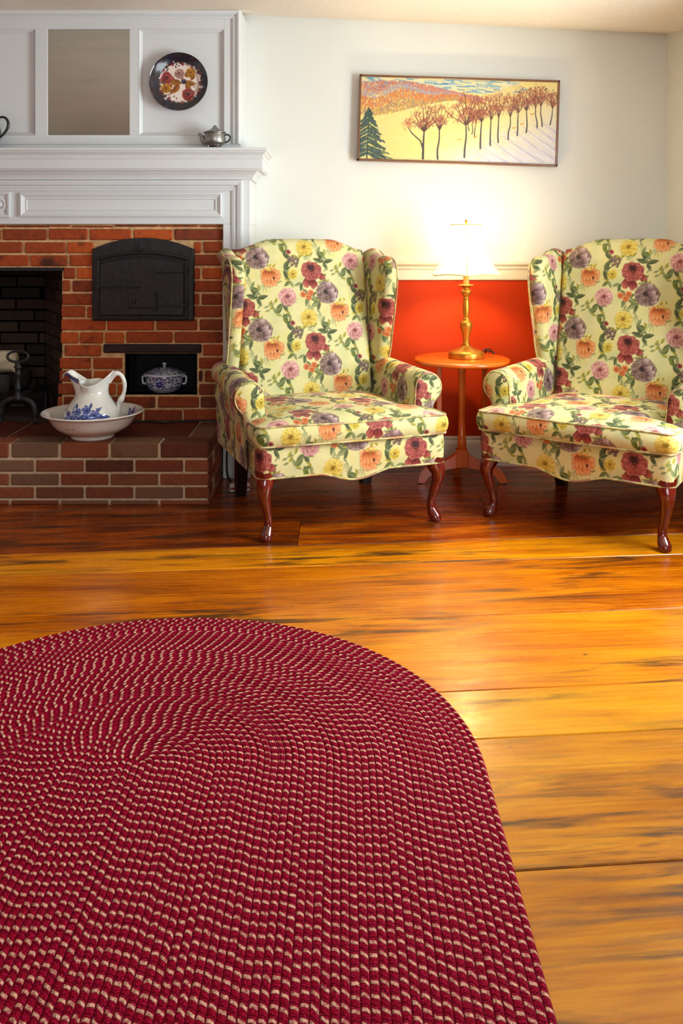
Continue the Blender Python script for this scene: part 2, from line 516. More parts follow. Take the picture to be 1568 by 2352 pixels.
def rug_mat():
    m, t, b = mat_new('braided_wool')
    uv = nd(t, 'ShaderNodeTexCoord').outputs['UV']           # u along the braid, v across the braids (metres)
    s = nd(t, 'ShaderNodeSeparateXYZ'); t.links.new(uv, s.inputs[0])
    PITCH, LEN = 0.0138, 0.0235
    row = math_n(t, 'DIVIDE', s.outputs[1], PITCH)
    i = math_n(t, 'FLOOR', row)
    w = math_n(t, 'FRACT', row)
    wn = nd(t, 'ShaderNodeTexWhiteNoise', noise_dimensions='1D'); t.links.new(math_n(t, 'FLOOR', math_n(t, 'DIVIDE', i, 3.0)), wn.inputs['W'])
    jit = math_n(t, 'MULTIPLY', math_n(t, 'SUBTRACT', wn.outputs[0], 0.5), 0.25)
    wob = noise_n(t, map_n(t, uv, (7, 40, 1)), 1.0, 2).outputs[0]
    side = math_n(t, 'ABSOLUTE', math_n(t, 'SUBTRACT', w, 0.5))
    ph = math_n(t, 'DIVIDE', s.outputs[0], LEN)
    at = nd(t, 'ShaderNodeAttribute'); at.attribute_name = 'Col'
    sa = nd(t, 'ShaderNodeSeparateColor'); t.links.new(at.outputs['Color'], sa.inputs[0])
    turn = math_n(t, 'MULTIPLY', sa.outputs[0], 2 * PI)                # angle already turned round the end
    rad = math_n(t, 'MULTIPLY', math_n(t, 'ADD', i, 0.5), PITCH / LEN)
    ph = math_n(t, 'ADD', ph, math_n(t, 'MULTIPLY', turn, rad))
    n1 = nd(t, 'ShaderNodeTexNoise', noise_dimensions='1D'); n1.inputs['Scale'].default_value = 1.0; n1.inputs['Detail'].default_value = 2
    t.links.new(math_n(t, 'MULTIPLY', i, 0.16), n1.inputs['W'])
    ph = math_n(t, 'ADD', ph, math_n(t, 'MULTIPLY', n1.outputs[0], 3.2))
    ph = math_n(t, 'ADD', ph, math_n(t, 'MULTIPLY', i, 0.20))
    ph = math_n(t, 'ADD', ph, jit)
    ph = math_n(t, 'ADD', ph, math_n(t, 'MULTIPLY', wob, 0.9))
    ph = math_n(t, 'ADD', ph, math_n(t, 'MULTIPLY', w, 0.30))       # the strands lie aslant
    f = math_n(t, 'FRACT', ph)
    lite = math_n(t, 'MULTIPLY', ramp_n(t, f, [(0.05, 0.0), (0.12, 1.0), (0.30, 1.0), (0.38, 0.0)]), ramp_n(t, side, [(0.34, 1.0), (0.47, 0.0)]))
    spk = noise_n(t, uv, 330, 2).outputs[0]
    spk2 = noise_n(t, uv, 150, 3).outputs[0]
    lite = math_n(t, 'MULTIPLY', lite, ramp_n(t, spk2, [(0.34, 0.25), (0.55, 1.0)]))
    gap = ramp_n(t, side, [(0.40, 0.0), (0.5, 1.0)])
    gap2 = ramp_n(t, f, [(0.45, 0.0), (0.56, 1.0), (0.66, 0.0)])
    base = ramp_n(t, spk, [(0.35, rgb(84, 0, 16)), (0.55, rgb(138, 2, 34)), (0.72, rgb(178, 26, 74))])
    base = mix_n(t, math_n(t, 'MULTIPLY', gap, 0.40), base, rgb(46, 0, 10))
    base = mix_n(t, math_n(t, 'MULTIPLY', gap2, 0.5), base, rgb(60, 2, 14))
    c = mix_n(t, lite, base, mix_n(t, spk, rgb(188, 116, 90), rgb(228, 192, 166)))
    t.links.new(c, b.inputs['Base Color'])
    b.inputs['Roughness'].default_value = 0.9
    b.inputs['Specular IOR Level'].default_value = 0.06
    h = math_n(t, 'SUBTRACT', math_n(t, 'ADD', math_n(t, 'MULTIPLY', spk2, 0.5), lite), math_n(t, 'ADD', gap, math_n(t, 'MULTIPLY', gap2, 0.7)))
    bump_n(t, b, h, 0.7, 0.003)
    return m
M['rug'] = rug_mat()

# ------------------------------------------------------------------ printed patterns, computed as arrays and carried by the meshes
class Paint:
    def __init__(self, w, h, step, bg, wrap=False, seed=1):
        self.w, self.h, self.wrap = w, h, wrap
        self.nx, self.ny = int(round(w / step)), int(round(h / step))
        self.sx, self.sy = w / self.nx, h / self.ny
        self.a = np.tile(np.asarray(bg, float), (self.ny, self.nx, 1))
        self.r = np.random.RandomState(abs(int(seed)))
        self.leafy = 1.0
    def win(self, cx, cy, R):
        i0, i1 = int(math.floor((cx - R) / self.sx)), int(math.ceil((cx + R) / self.sx))
        j0, j1 = int(math.floor((cy - R) / self.sy)), int(math.ceil((cy + R) / self.sy))
        i, j = np.arange(i0, i1 + 1), np.arange(j0, j1 + 1)
        if not self.wrap:
            i = i[(i >= 0) & (i < self.nx)]; j = j[(j >= 0) & (j < self.ny)]
        X, Y = np.meshgrid((i + 0.5) * self.sx - cx, (j + 0.5) * self.sy - cy)
        return np.ix_(j % self.ny, i % self.nx), X, Y
    def put(self, ix, m, c):
        m = np.clip(m, 0, 1)[..., None]
        self.a[ix] = self.a[ix] * (1 - m) + np.asarray(c, float) * m
    def blob(self, cx, cy, R, c, soft=0.5, alpha=1.0, asp=1.0):
        ix, X, Y = self.win(cx, cy, R * max(1, asp))
        d = np.hypot(X / asp, Y) / R
        self.put(ix, alpha * np.clip((1 - d) / soft, 0, 1), c)
    def petal(self, cx, cy, rx, ry, ang, dark, mid, lite, edge=0.4):
        R = max(rx, ry) * 1.1
        ix, X, Y = self.win(cx, cy, R)
        ca, sa = math.cos(ang), math.sin(ang)
        u, v = (X * ca + Y * sa) / rx, (-X * sa + Y * ca) / ry
        wob = 1 + 0.10 * np.sin(4 * np.arctan2(v, u) + cx * 900)
        d = np.hypot(u, v) / wob
        t = np.clip(0.5 + 0.55 * u + 0.12 * np.sin(v * 9 + cx * 500), 0, 1)[..., None]
        c = np.where(t < 0.5, np.asarray(dark) + (np.asarray(mid) - dark) * t * 2, np.asarray(mid) + (np.asarray(lite) - mid) * (t - 0.5) * 2)
        rim = np.clip((d - 0.80) / 0.16, 0, 1)[..., None]
        c = c * (1 - edge * rim) + np.asarray(dark) * edge * rim
        self.put(ix, np.clip((1 - d) / 0.10, 0, 1), c)
    def rose(self, cx, cy, R, dark, mid, lite, seed=0, squash=1.0, rings=((0.66, 0.46, 8), (0.46, 0.40, 7), (0.28, 0.32, 5), (0.12, 0.22, 4)), eye=None):
        r = np.random.RandomState(abs(int(seed)))
        for q, (rr, pr, n) in enumerate(rings):
            a0 = r.rand() * 6
            for k in range(n):
                a = a0 + 2 * PI * k / n + r.uniform(-.15, .15)
                s = pr * R * r.uniform(.9, 1.1)
                sh = r.uniform(-14, 14) - (8 if math.sin(a) < 0 else -4)
                self.petal(cx + rr * R * math.cos(a), cy + rr * R * math.sin(a) * squash, s * 0.86, s * 1.12, a,
                           np.asarray(dark) , np.asarray(mid) + sh, np.asarray(lite) + sh)
        self.blob(cx, cy + R * 0.10, R * 0.26, dark, 0.5, 0.85, 1.3)
        if eye is not None: self.blob(cx, cy + R * 0.04, R * 0.09, eye, 0.6)
    def leaf(self, x, y, L, W, ang, dark, lite, vein=True):
        L, W = L * self.leafy, W * (.84 if self.leafy > 1 else 1)
        cx, cy = x + math.cos(ang) * L / 2, y + math.sin(ang) * L / 2
        ix, X, Y = self.win(cx, cy, L * 0.6)
        ca, sa = math.cos(ang), math.sin(ang)
        u, v = (X * ca + Y * sa) / L + 0.5, (-X * sa + Y * ca)
        uc = np.clip(u, 0, 1)
        half = W * np.sin(PI * uc ** 0.8) ** 0.9 * (1 + 0.10 * np.sin(u * 38))
        m = np.clip((half - np.abs(v)) / (0.0011), 0, 1) * ((u > 0) & (u < 1))
        t = np.clip(0.45 + 0.5 * v / W + 0.25 * np.sin(u * 40 - np.abs(v) * 900), 0, 1)[..., None]
        c = np.asarray(dark) * (1 - t) + np.asarray(lite) * t
        if vein:
            vm = np.clip(1 - np.abs(v) / 0.0010, 0, 1)[..., None] * 0.6
            c = c * (1 - vm) + (np.asarray(lite) + 30) * vm
        self.put(ix, m, c)
    def stroke(self, pts, w, c, alpha=1.0):
        pts = np.asarray(pts, float)
        w = np.full(len(pts), w) if np.isscalar(w) else np.asarray(w)
        for p, q, a, b in zip(pts[:-1], pts[1:], w[:-1], w[1:]):
            mid = (p + q) / 2; R = np.linalg.norm(q - p) / 2 + max(a, b) * 1.6 + self.sx * 1.5
            ix, X, Y = self.win(mid[0], mid[1], R)
            if X.size == 0: continue
            P = np.stack([X + mid[0], Y + mid[1]], -1)
            d = q - p; L2 = d @ d + 1e-12
            t = np.clip(((P - p) @ d) / L2, 0, 1)
            dist = np.linalg.norm(P - (p + t[..., None] * d), axis=-1)
            self.put(ix, alpha * np.clip(((a + (b - a) * t) - dist) / self.sx + 0.5, 0, 1), c)
    def sample(self, u, v):
        """bilinear, in linear light"""
        L = getattr(self, '_lin', None)
        if L is None: L = self._lin = lin(np.clip(self.a, 0, 255))
        fx, fy = np.asarray(u) / self.sx - 0.5, np.asarray(v) / self.sy - 0.5
        i, j = np.floor(fx).astype(int), np.floor(fy).astype(int)
        a, b = (fx - i)[..., None], (fy - j)[..., None]
        if self.wrap: w0, w1, h0, h1 = i % self.nx, (i + 1) % self.nx, j % self.ny, (j + 1) % self.ny
        else: w0, w1, h0, h1 = np.clip(i, 0, self.nx - 1), np.clip(i + 1, 0, self.nx - 1), np.clip(j, 0, self.ny - 1), np.clip(j + 1, 0, self.ny - 1)
        return (L[h0, w0] * (1 - a) + L[h0, w1] * a) * (1 - b) + (L[h1, w0] * (1 - a) + L[h1, w1] * a) * b

TW, TH = 0.600, 0.306          # the chintz repeats in a half drop
def make_chintz():
    P = Paint(TW, TH, 0.0008, (232, 222, 158), wrap=True, seed=5)
    A = np.array
    P.leafy = 1.16
    def both(fn):
        fn(0.0, 0.0); fn(TW / 2, TH / 2)
    # soft washes behind the flowers
    for k in range(26):
        x, y, R = P.r.rand() * TW, P.r.rand() * TH, P.r.uniform(.018, .045)
        c = [(226, 214, 120), (206, 206, 140), (232, 214, 130), (200, 204, 150)][k % 4]
        both(lambda a, b: P.blob(x + a, y + b, R, c, 1.0, 0.55, 1.3))
    GD, GL = (54, 64, 34), (116, 126, 74)
    PD, PL = (108, 116, 66), (172, 176, 118)
    YD, YL = (120, 118, 34), (206, 190, 78)
    def lf(x, y, L, W, deg, d=GD, l=GL): both(lambda a, b: P.leaf(x + a, y + b, L, W, math.radians(deg), d, l))
    gx, gy = 0.10, 0.10                        # grey rose; everything else is placed from it
    def at(px, py): return gx + (px + 0.13 * py * -1) * 0.000362, gy - py * 0.000333
    # sprigs and feathery greens
    for (px, py, dg) in ((-150, 190, 200), (-120, 250, 230), (-60, 260, 245), (300, -360, 20), (620, -220, 160), (110, 330, 250), (560, 20, 30), (60, -520, 100)):
        x, y = at(px, py)
        for k in range(4): lf(x, y, 0.040, 0.0024, dg - 34 + 22 * k, (96, 112, 66), (150, 160, 104))
    # dark leaf groups
    x, y = at(-80, -400)
    lf(x, y, .044, .0125, 112); lf(x, y, .042, .0125, 160); lf(x, y, .044, .0125, 12); lf(x, y, .036, .010, 300)
    x, y = at(300, -70)
    lf(x, y, .040, .0125, 105, (66, 80, 20), (140, 150, 48)); lf(x, y, .044, .0130, 318); lf(x, y, .026, .008, 30)
    x, y = at(240, -330)
    lf(x, y, .042, .0125, 222, (80, 92, 50), (140, 146, 90)); lf(x, y, .040, .0110, 292); lf(x, y, .034, .008, 338, PD, PL)
    x, y = at(330, 150)
    lf(x, y, .044, .0125, 60); lf(x, y, .052, .0135, 292); lf(x, y, .040, .012, 330, PD, PL); lf(x, y, .030, .009, 20)
    x, y = at(-80, 120)
    lf(x, y, .042, .0145, 205, PD, PL); lf(x, y, .040, .0125, 160, (70, 84, 40), (130, 138, 80)); lf(x, y, .040, .009, 250)
    x, y = at(500, 10)
    lf(x, y, .034, .009, 60, YD, YL); lf(x, y, .030, .008, 150, YD, YL); lf(x, y, .032, .009, 250, PD, PL)
    x, y = at(540, -420)
    lf(x, y, .042, .0120, 250, (84, 100, 56), (150, 158, 104)); lf(x, y, .038, .011, 130, (84, 100, 56), (150, 158, 104)); lf(x, y, .034, .010, 20)
    x, y = at(720, -60)
    lf(x, y, .044, .012, 330, GD, GL); lf(x, y, .034, .010, 60, PD, PL)
    x, y = at(560, 330)
    lf(x, y, .034, .009, 200, PD, PL); lf(x, y, .034, .009, 260, GD, GL)
    for px, py, dg in ((-40, -120, 100), (160, -200, 40), (620, -20, 100), (420, 300, 220), (640, -360, 60), (60, 420, 160), (330, -190, 200), (770, 260, 20)):
        x, y = at(px, py)
        lf(x, y, .034, .010, dg, (70, 84, 36), (140, 150, 84)); lf(x, y, .030, .008, dg + 70, PD, PL); lf(x, y, .026, .007, dg - 60, YD, YL)
    # buds
    for px, py in ((70, -300), (90, -250), (130, -330)):
        x, y = at(px, py)
        lf(x, y, .026, .0078, 60, YD, YL); lf(x, y, .022, .006, 200, PD, PL)
    # yellow rose
    x, y = at(560, -140)
    both(lambda a, b: P.rose(x + a, y + b, .037, A((140, 104, 14)), A((214, 176, 52)), A((246, 226, 128)), 3, eye=(110, 100, 30)))
    # pink rose
    x2, y2 = at(280, -410)
    both(lambda a, b: P.rose(x2 + a, y2 + b, .038, A((128, 54, 60)), A((204, 130, 122)), A((240, 196, 184)), 8))
    # small orange blossoms
    for px, py, R in ((470, -440, .015), (560, -460, .015), (500, -560, .013), (-230, 60, .014)):
        xx, yy = at(px, py)
        both(lambda a, b: P.rose(xx + a, yy + b, R, A((150, 58, 16)), A((222, 116, 58)), A((240, 168, 110)), int(R * 9000) + px, rings=((0.55, 0.5, 5), (0.1, 0.3, 3)), eye=(230, 200, 80)))
    # mulberry cluster
    xb, yb = at(440, 40)
    for k in range(11):
        a0 = k * 2.4; rr = .0075 * math.sqrt(k)
        bx, by = xb + rr * math.cos(a0), yb + rr * math.sin(a0)
        def berry(a, b):
            P.blob(bx + a, by + b, .0078, (78, 54, 50), 0.35)
            P.blob(bx + a - .001, by + b + .0015, .0055, (158, 128, 112), 0.7)
            P.blob(bx + a, by + b + .001, .0022, (214, 196, 170), 0.8)
        both(berry)
    # little dark bud
    xx, yy = at(370, -80)
    both(lambda a, b: P.rose(xx + a, yy + b, .013, A((84, 20, 22)), A((150, 56, 54)), A((190, 100, 92)), 4, rings=((0.4, 0.5, 4),)))
    # small yellow flower
    xx3, yy3 = at(440, 215)
    both(lambda a, b: P.rose(xx3 + a, yy3 + b, .022, A((150, 120, 20)), A((216, 186, 62)), A((240, 222, 120)), 14, rings=((0.6, 0.5, 6), (0.2, 0.35, 4)), eye=(140, 50, 20)))
    # dark red rose with two hanging petals
    xr, yr = at(670, 170)
    def red(a, b):
        d, m, l = A((78, 18, 18)), A((146, 54, 46)), A((198, 112, 96))
        P.petal(xr + a - .022, yr + b - .048, .026, .019, -2.2, d, m, l)
        P.petal(xr + a + .004, yr + b - .056, .024, .019, -1.4, d, m - 10, l - 10)
        P.petal(xr + a + .044, yr + b - .026, .020, .014, -0.5, d, m, l)
        P.rose(xr + a, yr + b, .045, d, m, l, 21, 0.86, eye=(120, 104, 60))
        P.blob(xr + a - .002, yr + b + .016, .015, (52, 12, 16), 0.6, 0.9, 1.6)
    both(red)
    # grey mauve rose
    def grey(a, b):
        P.rose(gx + a, gy + b, .049, A((58, 36, 30)), A((122, 94, 84)), A((180, 152, 140)), 33)
        for k in range(5): P.petal(gx + a + .024 + .006 * k * math.cos(k), gy + b - .026 + .014 * k, .020, .013, 0.2 + .25 * k, A((86, 58, 60)), A((168, 136, 132)), A((226, 204, 194)))
        P.blob(gx + a - .008, gy + b + .004, .014, (40, 24, 20), 0.7, 0.8)
    both(grey)
    # orange peony
    xo, yo = at(170, 220)
    def peony(a, b):
        d, m, l = A((150, 66, 18)), A((226, 130, 66)), A((246, 184, 124))
        for k, (ang, L) in enumerate(((-2.9, .040), (-2.45, .046), (-2.0, .050), (-1.55, .050), (-1.1, .048), (-.6, .046), (-.1, .044), (.35, .040), (2.7, .040), (1.2, .034))):
            P.petal(xo + a + math.cos(ang) * L * .5, yo + b + math.sin(ang) * L * .5, L * .62, .017, ang, d, m, l, 0.55)
        for k in range(4): P.petal(xo + a - .022 + .013 * k, yo + b - .004, .024, .010, -1.5 + .1 * k, d, m, l, .6)
        P.blob(xo + a + .016, yo + b - .014, .009, (70, 22, 12), 0.6, 0.95, 0.7)
        for k in range(16):
            q = P.r.uniform(-.020, .020), P.r.uniform(.016, .046)
            P.blob(xo + a + .008 + q[0], yo + b + q[1], .0055, [(226, 196, 60), (150, 136, 30), (240, 220, 110), (190, 160, 40)][k % 4], 0.5)
    both(peony)
    for px, py, dg in ((560, -330, 250), (660, -250, 300), (-20, -330, 230), (250, 330, 20)):
        x5, y5 = at(px, py); lf(x5, y5, .026, .0045, dg, PD, PL)
    P.a *= 0.87
    return P
CHINTZ = make_chintz()

def chintz(u, v): return CHINTZ.sample(np.asarray(u) % TW, np.asarray(v) % TH)

def make_landscape():
    W, H = 0.930, 0.392
    P = Paint(W, H, 0.0018, (246, 230, 160), seed=9)
    r = P.r
    X, Y = np.meshgrid((np.arange(P.nx) + .5) / P.nx, (np.arange(P.ny) + .5) / P.ny)     # 0..1, y up
    # snow: yellow sunlit left, blue-white lower right
    t = sstep(0.0, 1.0, (X - 0.45) * 1.3 + (0.45 - Y) * 1.0)[..., None]
    P.a[:] = np.array((247, 226, 140)) * (1 - t) + np.array((236, 232, 232)) * t
    t2 = (sstep(0.25, 0.0, Y) * sstep(0.3, .7, X))[..., None]
    P.a[:] = P.a * (1 - t2 * .6) + np.array((240, 238, 246)) * t2 * .6
    for k in range(420):
        x, y = r.rand() * W, r.rand() * H * .75
        P.stroke([(x, y), (x + r.uniform(.01, .04), y + r.uniform(-.003, .004))], .0016, [(250, 232, 160), (240, 214, 120), (250, 244, 214), (214, 210, 214)][k % 4], .35)
    # sky
    m = ((Y > 0.84) & (X < 0.80)).astype(float)
    P.a[:] = P.a * (1 - m[..., None]) + np.array((236, 226, 170)) * m[..., None]
    for k in range(260):
        x, y = r.uniform(0, .80) * W, r.uniform(.84, 1.0) * H
        P.stroke([(x, y), (x + r.uniform(.02, .06), y - r.uniform(0, .005))], .0026, [(60, 130, 190), (96, 160, 206), (240, 226, 160), (150, 190, 206), (244, 236, 200)][k % 5], .7)
    # far hills: dabs of orange, violet grey, ochre
    def hill(x):  return 0.90 + .045 * np.sin(x * 7 + .3) - 0.22 * np.clip(x - .25, 0, 1)
    for k in range(5200):
        x = r.uniform(0, .62); top = hill(x); bot = 0.52 + .36 * sstep(.02, .52, x) * .62
        if x > .5: bot = .70
        if top < bot: continue
        y = r.uniform(bot, top)
        band = (y - bot) / (top - bot) + .12 * math.sin(x * 22)
        if band < .30: c = [(206, 150, 50), (190, 140, 84), (224, 176, 84), (150, 132, 130)][k % 4]
        elif band < .62: c = [(222, 120, 44), (232, 150, 64), (206, 104, 50), (170, 140, 130)][k % 4]
        elif band < .80: c = [(164, 158, 176), (188, 176, 180), (214, 150, 110), (150, 150, 170)][k % 4]
        else: c = [(206, 110, 76), (226, 140, 84), (180, 110, 110), (196, 150, 150)][k % 4]
        P.stroke([(x * W, y * H), (x * W + r.uniform(-.002, .004), y * H + .007)], .0016, c, .8)
    # ridge at right
    for k in range(300):
        x = r.uniform(.62, .80); y = .78 + (x - .62) * .9 + r.uniform(-.05, .02)
        P.stroke([(x * W, y * H), ((x + .02) * W, (y + .012) * H)], .003, [(246, 226, 150), (240, 214, 130), (228, 206, 150)][k % 3], .7)
    # long violet shadows of the row of trees
    for (x, y, L) in ((.49, .07, .05), (.56, .18, .10), (.61, .22, .14), (.67, .27, .16), (.73, .33, .20), (.79, .38, .23), (.83, .44, .22), (.88, .47, .18), (.93, .50, .14)):
        p = np.array([(x, y), (x + L * .45, y - L * .75), (x + L, y - L * 1.5)]) * (W, H)
        P.stroke(p, (.003, .005, .009), (196, 190, 216), .55)
    for k in range(160):
        x, y = r.uniform(.62, 1), r.uniform(0, .40)
        P.stroke([(x * W, y * H), (x * W + .03, y * H - .02)], .0018, [(214, 208, 226), (250, 248, 250), (226, 222, 232)][k % 3], .5)
    # trees
    def tree(x, y, h, lean, n=7, crown=1.0, w=.0030):
        base = np.array((x * W, y * H)); top = base + np.array((lean * W, h * H))
        mid = (base + top) / 2 + np.array((r.uniform(-.006, .006), 0))
        fork = base + (top - base) * .52 + np.array((r.uniform(-.004, .004), 0))
        P.stroke(curve([base, base + (fork - base) * .3 + np.array((r.uniform(-.004, .004), 0)), base + (fork - base) * .65 + np.array((r.uniform(-.004, .004), 0)), fork], 10), np.linspace(w * 1.3, w * .8, 10), (56, 50, 56))
        tips = []
        for k in range(n):
            a = PI / 2 + (k - (n - 1) / 2) * 0.30 + r.uniform(-.1, .1)
            L = h * H * .46 * r.uniform(.8, 1.1)
            e = fork + np.array((math.cos(a) * L * .62, abs(math.sin(a)) * L))
            P.stroke([fork, (fork + e) / 2 + np.array((r.uniform(-.003, .003), .004)), e], (w * .7, w * .5, w * .3), (84, 52, 44))
            tips.append(e); tips.append((fork + e) / 2)
        for e in tips:
            for k in range(int(20 * crown)):
                q = e + r.normal(0, .0095, 2) * (1.2, 1.0)
                P.stroke([q, q + np.array((r.uniform(-.004, .004), .006))], .0011, [(150, 60, 44), (196, 110, 78), (110, 44, 40), (206, 140, 90), (120, 70, 60)][k % 5], .85)
    for a in ((.585, .30, .30, .0, 3, .7, .0020), (.555, .38, .26, .0, 3, .6, .0018), (.57, .34, .26, .004, 3, .6, .0018),
              (.965, .48, .38, .02, 6, .9, .0022), (.925, .46, .46, -.02, 6, 1, .0024), (.90, .44, .44, -.02, 5, 1, .0024), (.845, .38, .50, -.005, 6, 1, .0026), (.80, .34, .52, .01, 6, 1, .0026),
              (.755, .29, .52, .01, 5, 1, .0026), (.705, .25, .56, -.01, 5, 1, .0028), (.665, .21, .58, .0, 5, 1, .0028), (.615, .17, .62, .01, 7, 1.3, .0032), (.535, .06, .74, .005, 9, 1.5, .0036),
              (.40, .03, .66, .015, 6, 1.2, .0034), (.325, .03, .62, .01, 8, 1.3, .0042)): tree(*a)
    P.stroke(np.array([(.325, .14), (.31, .24), (.265, .33), (.245, .40)]) * (W, H), (.004, .003, .0026, .002), (56, 50, 56))
    for k in range(90):
        q = np.array((.245 * W, .44 * H)) + r.normal(0, .013, 2)
        P.stroke([q, q + np.array((r.uniform(-.004, .004), .006))], .0011, [(150, 60, 44), (196, 110, 78), (206, 140, 90)][k % 3], .85)
    # tiny deer
    for x, y in ((.505, .27), (.585, .31), (.78, .43), (.82, .48), (.87, .60)):
        P.blob(x * W, y * H, .0045, (206, 150, 50), .5, .9, 2.0)
        P.stroke([(x * W + .008, y * H), (x * W + .012, y * H + .007)], .0016, (206, 150, 50))
    # spruce at the left edge, in tiers of drooping boughs
    P.stroke([(.040 * W, 0), (.046 * W, .60 * H)], .003, (54, 58, 52))
    cols = [(38, 66, 60), (60, 92, 62), (66, 82, 98), (108, 122, 130), (84, 104, 50), (44, 60, 74)]
    for k in range(13):
        y = .03 + k * .044; half = .108 * (1 - k / 13.2) + .008
        for sd in (-1, 1):
            for j in range(5):
                L = half * r.uniform(.55, 1.12); yy = y + r.uniform(-.012, .016)
                p0 = np.array((.044 * W, (yy + .045) * H)); p1 = p0 + np.array((sd * L * W, -(.05 + .35 * L) * H))
                P.stroke([p0, p1], .0024, cols[j % 3], .85)
                for q in range(9):
                    t = r.uniform(.15, 1.05); b = p0 + (p1 - p0) * t
                    P.stroke([b, b + np.array((sd * r.uniform(.001, .007), -r.uniform(.003, .010)))], .0016, cols[r.randint(6)], .9)
    P.a = (P.a + r.normal(0, 5, P.a.shape[:2])[..., None]) * 0.88
    return P

def make_plate_print():
    P = Paint(0.28, 0.28, 0.0012, (30, 32, 44), seed=4)
    c = 0.14
    A = np.array; r = P.r
    for k in range(70):
        a = r.rand() * 2 * PI; rr = r.uniform(.098, .128)
        P.blob(c + rr * math.cos(a), c + rr * math.sin(a), r.uniform(.006, .012), [(58, 66, 86), (34, 20, 34), (70, 40, 30), (96, 60, 34), (60, 24, 40), (40, 50, 40)][k % 6], .8, .7)
    P.blob(c + .006, c - .002, .093, (222, 206, 196), .05)
    for k in range(60):
        a = k * 2 * PI / 60; rr = r.uniform(.084, .098)
        P.blob(c + .006 + rr * math.cos(a), c - .002 + rr * math.sin(a), r.uniform(.004, .010), [(40, 24, 30), (120, 66, 40), (34, 36, 46), (206, 190, 180), (110, 40, 50)][k % 5], .5, .9)
    def bl(x, y, L, W, deg, d, l): P.leaf(c + x, c + y, L, W, math.radians(deg), d, l)
    for x, y, L, W, a in ((.02, .0, .058, .014, -8), (.010, -.004, .060, .015, 172), (.0, -.01, .050, .014, 232), (.022, .030, .050, .015, 20), (.03, -.004, .045, .012, 300), (-.02, .006, .05, .015, 150), (-.03, -.012, .040, .013, 205), (.012, .012, .035, .010, 100), (-.01, -.036, .040, .011, 190), (.052, .010, .036, .010, 60)):
        bl(x, y, L, W, a, (104, 56, 10), (170, 108, 30))
    for x, y, R, cc in ((-.058, .020, .030, 0), (.040, -.054, .030, 0), (.000, .040, .024, 1), (.050, .044, .022, 2), (-.060, -.026, .024, 2)):
        d, m, l = [((66, 16, 30), (130, 40, 44), (176, 84, 70)), ((100, 62, 56), (150, 110, 100), (190, 160, 150)), ((96, 54, 10), (166, 104, 24), (200, 150, 60))][cc]
        P.rose(c + x, c + y, R, A(d), A(m), A(l), int(R * 5000) + cc, rings=((.6, .45, 7), (.25, .35, 5)), eye=(206, 120, 50))
    for k in range(26):
        a = r.rand() * 2 * PI; rr = r.uniform(.05, .085)
        P.blob(c + rr * math.cos(a), c + rr * math.sin(a), .0045, [(50, 30, 36), (60, 70, 50), (44, 50, 66), (90, 40, 30)][k % 4], .5)
    P.blob(c + .020, c + .004, .014, (26, 26, 44), .4); P.blob(c + .020, c + .006, .005, (90, 96, 120), .6)
    return P

def make_blue_flowers():
    """a spray of blue transfer-print flowers, about 0.20 x 0.12 m"""
    P = Paint(0.22, 0.12, 0.0010, (222, 220, 212), seed=6)
    A = np.array; r = P.r
    for k in range(84):
        x, y = .02 + r.rand() * .18, .016 + r.rand() * .085
        if (x - .11) ** 2 / .01 + (y - .05) ** 2 / .0022 > 1: continue
        P.leaf(x, y, r.uniform(.018, .034), r.uniform(.004, .008), r.rand() * 6.3, (16, 24, 84), (84, 104, 176))
    for x, y, R in ((.06, .040, .025), (.112, .042, .029), (.152, .062, .020), (.082, .078, .019), (.122, .084, .018), (.182, .052, .016), (.036, .064, .015), (.090, .024, .017), (.146, .030, .016)):
        P.rose(x, y, R, A((8, 14, 60)), A((40, 60, 148)), A((170, 184, 222)), int(R * 7000), rings=((.6, .45, 7), (.25, .34, 5)))
    for k in range(40):
        P.blob(.02 + r.rand() * .18, .012 + r.rand() * .085, .0028, (16, 22, 70), .5, .85)
    return P

